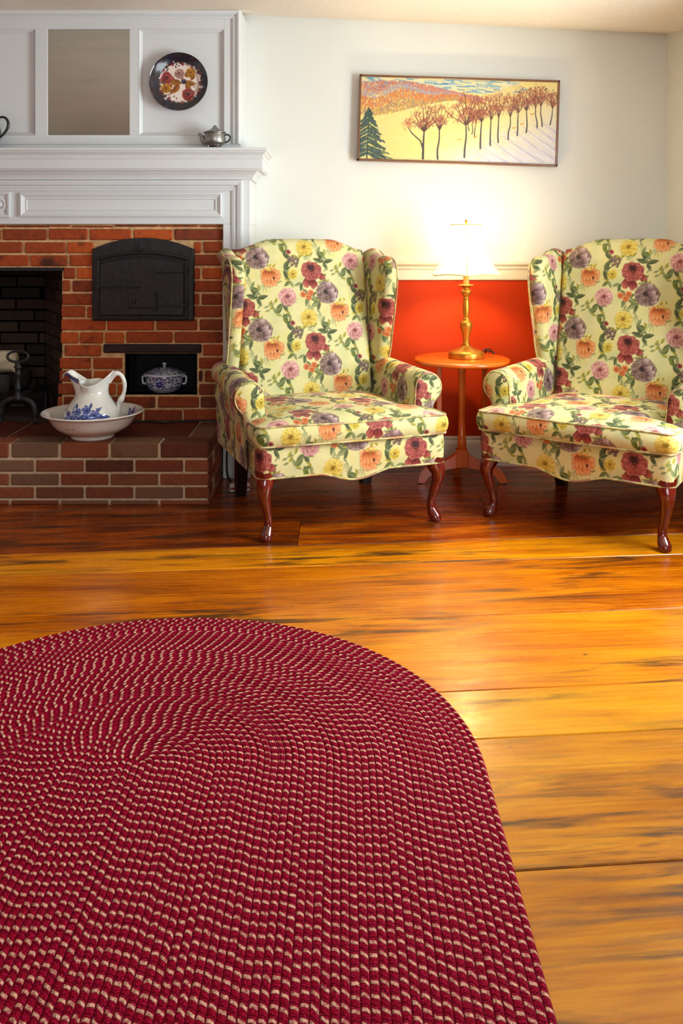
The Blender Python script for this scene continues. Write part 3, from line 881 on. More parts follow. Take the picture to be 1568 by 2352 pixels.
# ================================================================== THE SETTING
def build_room():
    # floor: wide old boards running slightly aslant, one mesh
    g = Geo()
    SL = 0.09
    cuts = [-2.2, -1.85, -1.5, -1.15, -0.85, -0.45, -0.05, 0.3, 0.68, 1.05, 1.43, 1.82, 2.02, 2.43, 2.855, 3.06, 3.33, 3.62, 3.95, 4.25, 4.6]
    rr = random.Random(3)
    for q0, q1 in zip(cuts[:-1], cuts[1:]):
        xs = [XL - 0.05]
        if abs(q0 - 3.06) < .01: xs += [-0.154]
        else:
            x = XL + rr.uniform(1.0, 3.6)
            if abs(q0 - 2.43) > .5 and abs(q0 - 1.43) > .6: xs += [x]
        xs.append(XR + 0.05)
        for xa, xb in zip(xs[:-1], xs[1:]):
            r0, r1 = rr.random(), rr.random()
            if abs(q0 - 2.855) < .01: r1 = 0.95
            if abs(q0 - 3.06) < .01: r1 = 0.0 if xa < -1 else .25
            if q0 > 3.2: r1 = .05  # far boards: darker wood, deepened further for the shade under the chairs
            gap, ch = 0.0011, 0.0022
            pine = 1.0 if q0 < 1.9 else (.25 if q0 < 2.9 else 0.0)  # yellow share of the board colour, full on the near boards
            def P(x, q, z): return (x, q + SL * x, z)
            a, b = xa + gap, xb - gap
            n = 14
            X = np.linspace(a, b, n)
            rows = [(q0 + gap, -0.004), (q0 + gap, -ch), (q0 + gap + ch, 0), (q1 - gap - ch, 0), (q1 - gap, -ch), (q1 - gap, -0.004)]
            Pg = np.array([[P(x, q, z) for x in X] for q, z in rows])
            uv = np.array([[(x, q) for x in X] for q, z in rows])
            g.grid(Pg, uv, (r0, r1, pine), flip=True)
            for x, s in ((a, 1), (b, -1)):
                g.raw([P(x, q0 + gap, -ch), P(x, q1 - gap, -ch), P(x, q1 - gap, -.02), P(x, q0 + gap, -.02)], [[0, 1, 2, 3]], None, (r0, r1, 0))
    lo = Geo().box(XL - .1, XR + .1, YF - .1, 4.9, -.06, -.006)
    g.raw(lo.v[0], [list(f) for arr in lo.f for f in arr], None, (0.1, 0.0, 0), mi=1)
    fl = g.build('floor', [M['floor'], M['soot']], smooth=False)
    tag(fl, kind='structure', label='wide glossy orange pine board floor')

    # ceiling, a little out of level as in an old house
    n, m = 40, 40
    X = np.linspace(XL - .05, XR + .05, n); Y = np.linspace(YF - .05, YB + .05, m)
    Pg = np.zeros((n, m, 3)); Pg[..., 0] = X[:, None]; Pg[..., 1] = Y[None]
    def cz(x, y): return 2.097 + 0.2 * np.clip(y - 3.93, 0, 1) * sstep(-.8, -.45, x) - 0.045 * np.clip(x + .45, 0, 9)
    Pg[..., 2] = cz(X[:, None], Y[None])
    g = Geo(); g.grid(Pg)
    T = Pg.copy(); T[..., 2] = 2.35
    g.grid(T, flip=True)
    tag(g.build('ceiling', M['ceiling_paint']), kind='structure', label='low cream ceiling')

    H = 2.30
    def wall(name, segs, label):
        g = Geo()
        for b, mi in segs: g.box(*b, c=0.0005, mi=mi)
        tag(g.build(name, [M['wall_white'], M['wall_red']], smooth=False), kind='structure', label=label)
    D = 0.93
    wall('wall_back', [((-.50, XR + .1, YB, YB + .1, D, H), 0), ((-.50, XR + .1, YB, YB + .1, 0, D), 1),
                       ((XL, -2.62, YB, YB + .1, D, H), 0), ((XL, -2.62, YB, YB + .1, 0, D), 1),
                       ((-2.72, -.40, 4.75, 4.85, 0, H), 0), ((-2.72, -2.62, YB + .1, 4.75, 0, H), 0), ((-.50, -.40, YB + .1, 4.75, 0, H), 0), ((-2.72, -.40, YB, 4.85, H - .02, H + .05), 0)], 'white plaster wall with red dado below the chair rail')  # boxes behind the fireplace are unseen, added to seal out sky light
    y0, y1, z0, z1 = WIN_R
    wall('wall_right', [((XR, XR + .1, YF, y0, D, H), 0), ((XR, XR + .1, y1, YB, D, H), 0), ((XR, XR + .1, y0, y1, z1, H), 0),
                        ((XR, XR + .1, YF, y0, 0, D), 1), ((XR, XR + .1, y1, YB, 0, D), 1), ((XR, XR + .1, y0, y1, 0, z0), 1)], 'white plaster wall at the right with a window')
    wall('wall_left', [((XL - .1, XL, YF, YB, D, H), 0), ((XL - .1, XL, YF, YB, 0, D), 1)], 'white plaster wall at the left')
    x0, x1, z0, z1 = WIN_F
    wall('wall_front', [((XL, x0, YF - .1, YF, D, H), 0), ((x1, XR, YF - .1, YF, D, H), 0), ((x0, x1, YF - .1, YF, z1, H), 0),
                        ((XL, x0, YF - .1, YF, 0, D), 1), ((x1, XR, YF - .1, YF, 0, D), 1), ((x0, x1, YF - .1, YF, 0, z0), 1)], 'white plaster wall behind the viewer with a window')
    # windows
    def window(n, axis, a0, a1, z0, z1, at, inward):
        def bx(g, p0, p1, d0, d1, za, zb, c=.003):
            lo, hi = sorted((at + inward * d0, at + inward * d1))
            if axis == 'y': g.box(lo, hi, p0, p1, za, zb, c)
            else: g.box(p0, p1, lo, hi, za, zb, c)
        g = Geo()
        w = .08
        bx(g, a0 - w, a1 + w, 0, .022, z1, z1 + w); bx(g, a0 - w - .03, a1 + w + .03, 0, .06, z0 - .03, z0)
        bx(g, a0 - w, a0, 0, .022, z0, z1); bx(g, a1, a1 + w, 0, .022, z0, z1)
        for k in range(1, 3):
            x = a0 + (a1 - a0) * k / 3; bx(g, x - .009, x + .009, -.07, -.04, z0, z1)
        for k in range(1, 4):
            z = z0 + (z1 - z0) * k / 4; t = .018 if k == 2 else .009; bx(g, a0, a1, -.07, -.04, z - t, z + t)
        bx(g, a0, a0 + .03, -.08, -.03, z0, z1); bx(g, a1 - .03, a1, -.08, -.03, z0, z1); bx(g, a0, a1, -.08, -.03, z0, z0 + .035); bx(g, a0, a1, -.08, -.03, z1 - .03, z1)
        o = tag(g.build('window_%d' % n, M['white_paint'], smooth=False), kind='structure', label='white sash window with small panes')
        g = Geo(); bx(g, a0 + .02, a1 - .02, -.057, -.053, z0 + .02, z1 - .02, .0005)
        g.build('pane', M['glass'], o, smooth=False)
    window(1, 'y', *WIN_R, XR, -1)
    window(2, 'x', *WIN_F, YF, 1)
    # chair rail, baseboards
    rail = [(0, .971), (-.030, .971), (-.034, .966), (-.034, .957), (-.028, .950), (-.020, .946), (-.022, .940), (-.020, .934), (-.012, .931), (-.012, .886), (-.009, .881), (0, .881)]
    base = [(0, .138), (-.010, .138), (-.013, .130), (-.010, .122), (-.016, .114), (-.018, .104), (-.018, 0), (0, 0)]
    g = Geo(); g.prism([(YB + y, z) for y, z in rail], -.46, XR)
    tag(g.build('trim_1', M['trim_paint'], smooth=False), kind='structure', label='white chair rail above the red dado')
    g = Geo(); g.prism([(YB + y, z) for y, z in base], -.46, XR)
    tag(g.build('baseboard_back', M['trim_paint'], smooth=False), kind='structure', label='white baseboard under the red dado')
    for nm, prof in (('trim_2', rail), ('baseboard_right', base)):
        spans = ((YF, WIN_R[0] - .09), (WIN_R[1] + .09, YB - .035)) if nm == 'trim_2' else ((YF, YB - .035),)
        g = Geo()
        for ya, yb in spans:
            g.prism([(y, z) for y, z in prof], ya, yb)
        for v in g.v: v[:, [0, 1]] = np.column_stack([XR + v[:, 1], v[:, 0]])
        g.f = [f[:, ::-1] for f in g.f]
        tag(g.build(nm, M['trim_paint'], smooth=False), kind='structure')
build_room()

# ================================================================== FIREPLACE
FY = 3.95          # brick face
WY = 3.93          # face of the white woodwork
HZ = 0.2507        # hearth top
def build_fireplace():
    rr = random.Random(7)
    root = empty('brick_fireplace', (-1.6, 3.9, 0))
    tag(root, 'red brick fireplace wall with a dark firebox, small niche and black iron oven door', 'fireplace')
    hroot = empty('raised_hearth', (-1.6, 3.73, 0))
    tag(hroot, 'raised brick hearth with a dark brown slab top, carrying the wash basin', 'hearth')
    def part(g, name, mats, smooth=False, to=None):
        to = to or root
        for v in g.v: v -= np.array(to.location)
        return g.build(name, mats, to, smooth=smooth)
    X0, X1, Z1 = -2.557, -.5335, 1.1405
    FB = (-2.35, -1.262, HZ, .942)              # firebox opening
    OV = (-1.112, -.674, .714, 1.022)           # bread oven
    NI = (-.980, -.652, .3690, .558)             # niche
    LINT = (-1.075, -.632, .560, .604)
    holes = [FB, OV, NI]
    # mortar slab, cut round the openings
    g = Geo()
    xs = sorted({X0, X1} | {h[0] for h in holes} | {h[1] for h in holes}); zs = sorted({HZ - .02, Z1} | {h[2] for h in holes} | {h[3] for h in holes})
    for xa, xb in zip(xs[:-1], xs[1:]):
        for za, zb in zip(zs[:-1], zs[1:]):
            cx, cz = (xa + xb) / 2, (za + zb) / 2
            if any(h[0] < cx < h[1] and h[2] < cz < h[3] for h in holes): continue
            g.box(xa, xb, FY + .006, FY + .10, za, zb, c=.0004, mi=1)
    PZ = .0582
    z = HZ; k = 0
    while z < Z1 - .01:
        zt = min(z + PZ, Z1)
        x = X1 - (.0 if k % 2 else .105) - rr.uniform(0, .02)
        spans = []
        xr = X1
        first = (.105 if k % 2 else .205) * rr.uniform(.85, 1.1)
        while xr > X0:
            L = first if xr == X1 else (.2 * rr.uniform(.88, 1.1) if rr.random() > .18 else .1 * rr.uniform(.9, 1.15))
            spans.append((xr - L, xr)); xr -= L
        for a, b in spans:
            pieces = [(a, b)]
            for h in holes + [LINT]:
                if z + .012 > h[3] or zt - .012 < h[2]: continue
                nxt = []
                lean = 0
                h0, h1 = h[0] - .004, h[1] + .004
                if h is FB: h1 = h[1] - .014 + .03 * (h[3] - z) / (h[3] - h[2]) * -1 + .018
                for p, q in pieces:
                    if q <= h0 or p >= h1: nxt.append((p, q)); continue
                    if p < h0: nxt.append((p, h0))
                    if q > h1: nxt.append((h1, q))
                pieces = nxt
            za = z
            zz0, zz1 = z + .0045, zt - .0045
            for h in holes:
                if b > h[0] and a < h[1]:
                    if zz0 < h[3] < zz1 - .004 and z + .012 > h[3]: zz0 = h[3] + .002
                    if zz0 + .004 < h[2] < zz1 and zt - .012 < h[2]: zz1 = h[2] - .002
            for p, q in pieces:
                if q - p < .022: continue
                m = .0045 + rr.uniform(-.0015, .0025)
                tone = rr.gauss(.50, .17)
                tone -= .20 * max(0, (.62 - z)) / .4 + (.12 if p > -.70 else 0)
                dz = rr.uniform(-.002, .002)
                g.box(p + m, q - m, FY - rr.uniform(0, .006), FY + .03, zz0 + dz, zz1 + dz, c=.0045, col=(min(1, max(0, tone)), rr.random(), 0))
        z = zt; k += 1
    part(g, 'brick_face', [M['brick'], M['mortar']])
    g = Geo().box(LINT[0], LINT[1], FY - .004, FY + .05, LINT[2], LINT[3] - .004, c=.006)
    part(g, 'niche_lintel', M['charred_wood'])
    # firebox: splayed jambs and back of sooty bricks
    g = Geo()
    bx0, bx1, by = -2.05, -1.52, 4.50
    top = 1.12
    def panel(pa, pb, z0, z1, mats):
        pa, pb = np.array(pa), np.array(pb); L = np.linalg.norm(pb - pa); d = (pb - pa) / L
        nrm = np.array((d[1], -d[0]))
        g.raw([(*pa, z0), (*pb, z0), (*pb, z1), (*pa, z1)], [[0, 1, 2, 3], [3, 2, 1, 0]], None, mi=1)
        z = z0; kk = 0
        while z < z1 - .02:
            s = -.1 * (kk % 2)
            while s < L:
                e = s + .2 * rr.uniform(.9, 1.1)
                a, b = max(s, 0) + .004, min(e, L) - .004
                if b - a > .02:
                    col = (min(1, max(0, rr.gauss(.42, .22) - .35 * max(0, z - .55))), rr.random(), 0)
                    t0 = Geo().box(a, b, -.02, .006, z + .004, z + .054, c=.004)
                    v = t0.v[0]; W = np.column_stack([pa[0] + d[0] * v[:, 0] + nrm[0] * v[:, 1], pa[1] + d[1] * v[:, 0] + nrm[1] * v[:, 1], v[:, 2]])
                    g.raw(W, [list(f) for arr in t0.f for f in arr], None, col)
                s = e
            z += .0582; kk += 1
    panel((bx1, by), (-1.250, FY + .05), HZ, top, 0)
    panel((bx0, by), (bx1, by), HZ, top, 0)
    panel((-2.36, FY + .05), (bx0, by), HZ, top, 0)
    g.box(-2.4, -1.2, FY + .101, by + .1, top, top + .015, mi=2)
    g.box(-2.4, -1.22, FY + .1, FY + .13, .96, top, mi=2)
    g.raw([(-2.42, FY - .01, HZ + .0004), (-1.18, FY - .01, HZ + .0004), (-1.30, by + .08, HZ + .0004), (-2.25, by + .08, HZ + .0004)], [[0, 1, 2, 3]], None, (.5, .2, 0))
    part(g, 'firebox', [M['fire_brick'], M['fire_mortar'], M['soot']])
    g = Geo().box(-2.38, -1.245, FY + .004, FY + .075, .930, .946, c=.002)
    part(g, 'lintel_bar', M['iron'])
    # niche and oven linings
    g = Geo()
    for x0, x1, z0, z1, dep in ((*NI, .24), (*OV, .12)):
        yb = FY + dep
        y0 = FY + .02
        g.raw([(x0, yb, z0), (x1, yb, z0), (x1, yb, z1), (x0, yb, z1)], [[0, 1, 2, 3]])
        g.raw([(x0, y0, z0), (x1, y0, z0), (x1, yb, z0), (x0, yb, z0)], [[0, 1, 2, 3]])
        g.raw([(x0, y0, z1), (x1, y0, z1), (x1, yb, z1), (x0, yb, z1)], [[0, 3, 2, 1]])
        g.raw([(x0, y0, z0), (x0, yb, z0), (x0, yb, z1), (x0, y0, z1)], [[0, 1, 2, 3]])
        g.raw([(x1, y0, z0), (x1, yb, z0), (x1, yb, z1), (x1, y0, z1)], [[0, 3, 2, 1]])
    part(g, 'niche_lining', M['soot'])  # niche and oven are lined in one plain near-black
    # raised hearth: courses of brick on the front and the right side, a brown slab on top
    g = Geo()
    HF, HX = 3.52, -.534
    g.box(-2.72, HX - .006, HF + .006, FY - .002, 0, HZ - .006, c=.001, mi=1)
    levels = [0.0, .022, .075, .129, .184, HZ]
    for k, (za, zb) in enumerate(zip(levels[:-1], levels[1:])):
        off = 0 if k % 2 == 0 else .1
        xr = HX
        first = True
        while xr > -2.7:
            L = .2 if not (first and off) else .1
            a, b = xr - L, xr
            m = .0045
            tone = rr.gauss(.46, .16)
            g.box(a + m, b - (m if not first else 0), HF + rr.uniform(0, .002), HF + .105, za + (.004 if k else 0), zb - (.0045 if k < 4 else 0), c=.004 if k < 4 else .006, col=(min(1, max(0, tone)), rr.random(), 0))
            xr -= L; first = False
        y = HF + (.1 if off == 0 else .205)
        while y < FY - .01:
            e = min(y + .2, FY - .008)
            g.box(HX - .1, HX - rr.uniform(0, .002), y + .0045, e - .0045, za + (.004 if k else 0), zb - (.0045 if k < 4 else 0), c=.004, col=(min(1, max(0, rr.gauss(.40, .15))), rr.random(), 0))
            y = e
    y = HF + .108
    part(g, 'brickwork', [M['hearth_brick'], M['hearth_mortar']], to=hroot)
    g = Geo()
    g.box(-1.383, -.640, HF + .112, FY - .007, HZ - .02, HZ + .001, c=.002)
    g.box(-2.10, -1.397, HF + .112, FY - .007, HZ - .02, HZ + .001, c=.002)
    part(g, 'slab_top', M['hearth_tile'], to=hroot)
    # cast iron oven door
    dx0, dx1, dz0, zs_, apex = -1.122, -.664, .706, 1.028, 1.080
    def arch(x0, x1, z0, zs, zt, n=24):
        c = (x0 + x1) / 2; h = (x1 - x0) / 2
        a = [(x0, z0), (x1, z0)]
        for t in np.linspace(1, -1, n): a.append((c + h * t, zs + (zt - zs) * (1 - t * t)))
        return np.array(a)
    def plate(g, poly, y0, y1, bev=.004):
        c = poly.mean(0); ins = c + (poly - c) * (1 - bev / .2)
        n = len(poly)
        F = np.column_stack([ins[:, 0], np.full(n, y0), ins[:, 1]]); B = np.column_stack([poly[:, 0], np.full(n, y0 + bev), poly[:, 1]]); D = np.column_stack([poly[:, 0], np.full(n, y1), poly[:, 1]])
        g.raw(F, [list(range(n))])
        g.grid(np.stack([F, B]), cv=True, flip=False); g.grid(np.stack([B, D]), cv=True, flip=False)
    g = Geo()
    outer = arch(dx0, dx1, dz0, zs_, apex); plate(g, outer, FY - .014, FY + .03)
    door = part(g, 'oven_door', M['iron'])
    def sub(g, name, mat='iron', smooth=False):
        for v in g.v: v -= np.array((-1.6, 3.9, 0))
        return g.build(name, M[mat], door, smooth=smooth)
    g = Geo()      # raised arched rim and band
    cxd = (dx0 + dx1) / 2
    arcp = [(x, FY - .016, .985 + .028 * (1 - ((x - cxd) / .2) ** 2)) for x in np.linspace(-1.10, -.686, 24)]
    g.tube(arcp, .009, 8)
    g.tube([(p[0], p[1], p[2] - .018) for p in arcp], .004, 6)
    g.box(-1.100, -1.090, FY - .022, FY - .012, .722, .985, .002); g.box(-.702, -.690, FY - .022, FY - .012, .722, .985, .002)
    g.box(-1.100, -.690, FY - .020, FY - .012, .716, .726, .002)
    sub(g, 'door_rim')
    g = Geo(); plate(g, arch(-1.086, -.706, .730, .960, .982), FY - .024, FY - .012); sub(g, 'door_leaf')
    g = Geo(); g.box(-1.118, -.900, FY - .034, FY - .024, .856, .864, .002); g.box(-1.100, -1.084, FY - .036, FY - .02, .846, .876, .003); sub(g, 'latch_bar')
    for zz, xa in ((.928, -.84), (.776, -.845)):
        g = Geo(); g.box(xa, -.70, FY - .031, FY - .022, zz - .005, zz + .005, .002); g.tube([(-.697, FY - .026, zz - .018), (-.697, FY - .026, zz + .018)], .007, 8); sub(g, 'strap_hinge')
    g = Geo(); g.box(-.955, -.832, FY - .034, FY - .023, .765, .829, .003); g.box(-.838, -.828, FY - .040, FY - .024, .750, .842, .002)
    g.lathe([(0, -.012), (.007, -.010), (.009, 0), (.006, .008), (0, .01)], 12, (-.928, FY - .040, .798)); sub(g, 'draft_slide')
    g = Geo(); g.tube([(-.905 + .011 * math.cos(a), FY - .022 - .004 * math.sin(a), 1.032 + .014 * math.sin(a)) for a in np.linspace(0, 2 * PI, 16, endpoint=False)], .003, 6, closed=True)
    g.tube([(-.905, FY - .02, 1.03), (-.905, FY - .028, 1.018)], .006, 8); sub(g, 'hook')
build_fireplace()

def build_mantel():
    root = empty('mantelpiece', (-1.55, 3.9, 0))
    tag(root, 'white painted wooden mantelpiece with panelled frieze around the brick fireplace', 'mantelpiece')
    OFF = np.array((-1.55, 3.9, 0))
    def part(g, name, mat=M['white_paint'], parent=None, smooth=False):
        for v in g.v: v -= OFF
        return g.build(name, mat, parent or root, smooth=smooth)
    XR_, XL_ = -.410, -2.69
    g = Geo()
    g.box(-.532, XR_, WY, YB, 0, 1.141, .002); g.box(XL_, -2.56, WY, YB, 0, 1.141, .002)
    g.box(XL_, XR_, WY, YB - .0, 1.141, 1.400, .002)
    part(g, 'surround')
    # stepped architrave that turns the corner
    prof = [(-.052, 0), (-.052, .006), (-.040, .010), (-.036, .004), (-.030, .004), (-.026, .014), (-.012, .018), (-.006, .018), (-.004, 0)]
    g = Geo(); g.frame((XL_ + .03, -.440, -.5, 1.342), [(d, p) for d, p in prof], 'TLR', WY)
    for v in g.v: v[:, 2] = np.maximum(v[:, 2], 0.0)
    part(g, 'architrave')
    # frieze panels and the square block with a rosette
    rim = [(0.0, -.001), (0.0, .012), (-.006, .014), (-.012, .010), (-.022, .004), (-.026, .003), (-.028, .006), (-.030, .003), (-.030, 0)]
    for xa, xb in ((-1.441, -.536), (-2.56, -1.625)):
        g = Geo(); g.frame((xa, xb, 1.174, 1.281), rim, 'LTRB', WY)
        part(g, 'frieze_panel')
    g = Geo(); g.frame((-1.580, -1.486, 1.172, 1.283), [(0, -.001), (0, .014), (-.008, .014), (-.014, .006), (-.016, .006), (-.05, .006)], 'LTRB', WY)
    bl = part(g, 'corner_block')
    g = Geo()
    prof = [(.001, .010), (.010, .012), (.013, .006), (.018, .005), (.022, .010), (.027, .010), (.031, .005), (.033, .004)]
    P = np.zeros((len(prof), 36, 3)); a = np.linspace(0, 2 * PI, 36, endpoint=False)
    for i, (r, h) in enumerate(prof): P[i] = np.column_stack([-1.533 + r * np.cos(a), np.full(36, WY - h), 1.2285 + r * np.sin(a)])
    g.grid(P, cv=True)
    part(g, 'rosette', parent=bl, smooth=True)
    # shelf with crown profile, mitred round the right end
    cp = [(.000, 1.340), (.010, 1.340), (.012, 1.346), (.014, 1.352), (.020, 1.362), (.030, 1.372), (.036, 1.379), (.055, 1.379), (.055, 1.383), (.060, 1.386), (.060, 1.427), (.064, 1.430), (.064, 1.437), (.060, 1.440),
          (.062, 1.446), (.070, 1.452), (.076, 1.458), (.076, 1.462), (.082, 1.464), (.082, 1.476)]
    g = Geo()
    for (d0, z0), (d1, z1) in zip(cp[:-1], cp[1:]):
        def ln(d, z): return [(XL_ - d, YB, z), (XL_ - d, WY - d, z), (XR_ + d, WY - d, z), (XR_ + d, YB, z)]
        a, b = ln(d0, z0), ln(d1, z1)
        for k in range(3): g.raw([a[k], a[k + 1], b[k + 1], b[k]], [[0, 1, 2, 3]])
    d = .082; g.raw([(XL_ - d, WY - d, 1.476), (XR_ + d, WY - d, 1.476), (XR_ + d, YB, 1.476), (XL_ - d, YB, 1.476)], [[0, 1, 2, 3]])
    part(g, 'mantel_shelf')

    # panelled overmantel
    root2 = empty('overmantel_panelling', (-1.55, 3.95, 1.476))
    tag(root2, 'white panelled overmantel above the mantel shelf with a mirror set between its stiles', 'wall panelling')
    OFF2 = np.array((-1.55, 3.95, 1.476))
    def part2(g, name, mat=M['white_paint'], smooth=False):
        for v in g.v: v -= OFF2
        return g.build(name, mat, root2, smooth=smooth)
    XO = -.4516; XOL = -2.65
    zb, zt, zp0, zp1 = 1.477, 2.105, 1.5414, 2.0165
    g = Geo(); g.box(XOL, XO, WY + .016, YB, zb, zt, .001)
    g.box(XOL, XO, WY + .004, WY + .03, zb, 1.500, .002)
    part2(g, 'backing_board')
    g = Geo()      # flat frame: rails and outer stile
    g.box(XOL, -.528, WY, WY + .018, zp1, zt, .0015); g.box(XOL, -.528, WY, WY + .018, 1.4995, zp0, .0015); g.box(-.528, XO, WY, WY + .018, 1.4995, zt, .0015)
    g.box(XOL, -2.54, WY, WY + .018, zp0, zp1, .0015)
    part2(g, 'frame')
    g = Geo()
    prof = [(-.036, 0), (-.036, .006), (-.028, .010), (-.025, .004), (-.020, .004), (-.017, .012), (-.008, .017), (-.003, .017), (-.001, .010), (0, .010), (0, 0)]
    g.frame((XOL, XO - .003, 1.40, 2.1), prof, 'TLR', WY)
    for v in g.v: v[:, 2] = np.maximum(v[:, 2], 1.50)
    part2(g, 'outer_moulding')
    for xa, xb in ((-.952, -.909), (-1.376, -1.3196), (-1.83, -1.78), (-2.2, -2.15)):
        g = Geo(); g.box(xa, xb, WY, WY + .018, zp0 - .002, zp1 + .002, .0015)
        part2(g, 'stile')
    bevel = [(0, .001), (-.004, -.003), (-.012, -.012), (-.014, -.0145)]
    for xa, xb in ((-.909, -.528), (-1.78, -1.376)):
        g = Geo(); g.frame((xa, xb, zp0, zp1), bevel, 'LTRB', WY)
        part2(g, 'panel_moulding')
    g = Geo(); g.box(-1.3196, -.952, WY + .006, WY + .015, zp0, zp1, .001)
    part2(g, 'mirror', M['mirror'])
build_mantel()

# ================================================================== ARMCHAIRS
V0 = 0.30           # chair origin lies between the legs; v is measured from the front feet
def chair_xyz(u, v, z):
    return np.stack(np.broadcast_arrays(np.asarray(u, float), np.asarray(v, float) - V0, np.asarray(z, float)), -1)

def cloth(g, P, uv, flip=False, cu=False, cv=False):
    g.grid(P, uv, chintz(uv[..., 0], uv[..., 1]).reshape(-1, 3), cu=cu, cv=cv, flip=flip)

def arclen(P, axis=0):
    d = np.linalg.norm(np.diff(P, axis=axis), axis=-1)
    s = np.cumsum(d, axis=axis)
    z = np.zeros_like(np.take(s, [0], axis))
    return np.concatenate([z, s], axis)

def welt(g, pts, r=0.0042, closed=False, uvo=(0, 0)):
    pts = np.asarray(pts, float)
    base = g.n
    g.tube(pts, r, 8, closed=closed)
    V = np.vstack(g.v)[base:]
    uu = V[:, 0] + uvo[0]; vv = V[:, 2] + V[:, 1] + uvo[1]
    c = chintz(uu, vv) * 0.55 + np.array(lin((196, 180, 120))) * 0.35
    k = 0
    while k < len(V):                      # colours of the pieces just added
        break
    n = len(V); off = 0
    for i in range(len(g.col)):
        m = len(g.col[i])
        a, b = max(off, base), min(off + m, base + n)
        if b > a: g.col[i][a - off:b - off] = c[a - base:b - base]
        off += m

def crest(u):
    a = np.abs(u)
    return 1.074 - 0.040 * sstep(.125, .285, a) - 0.006 * (a / .3) ** 2

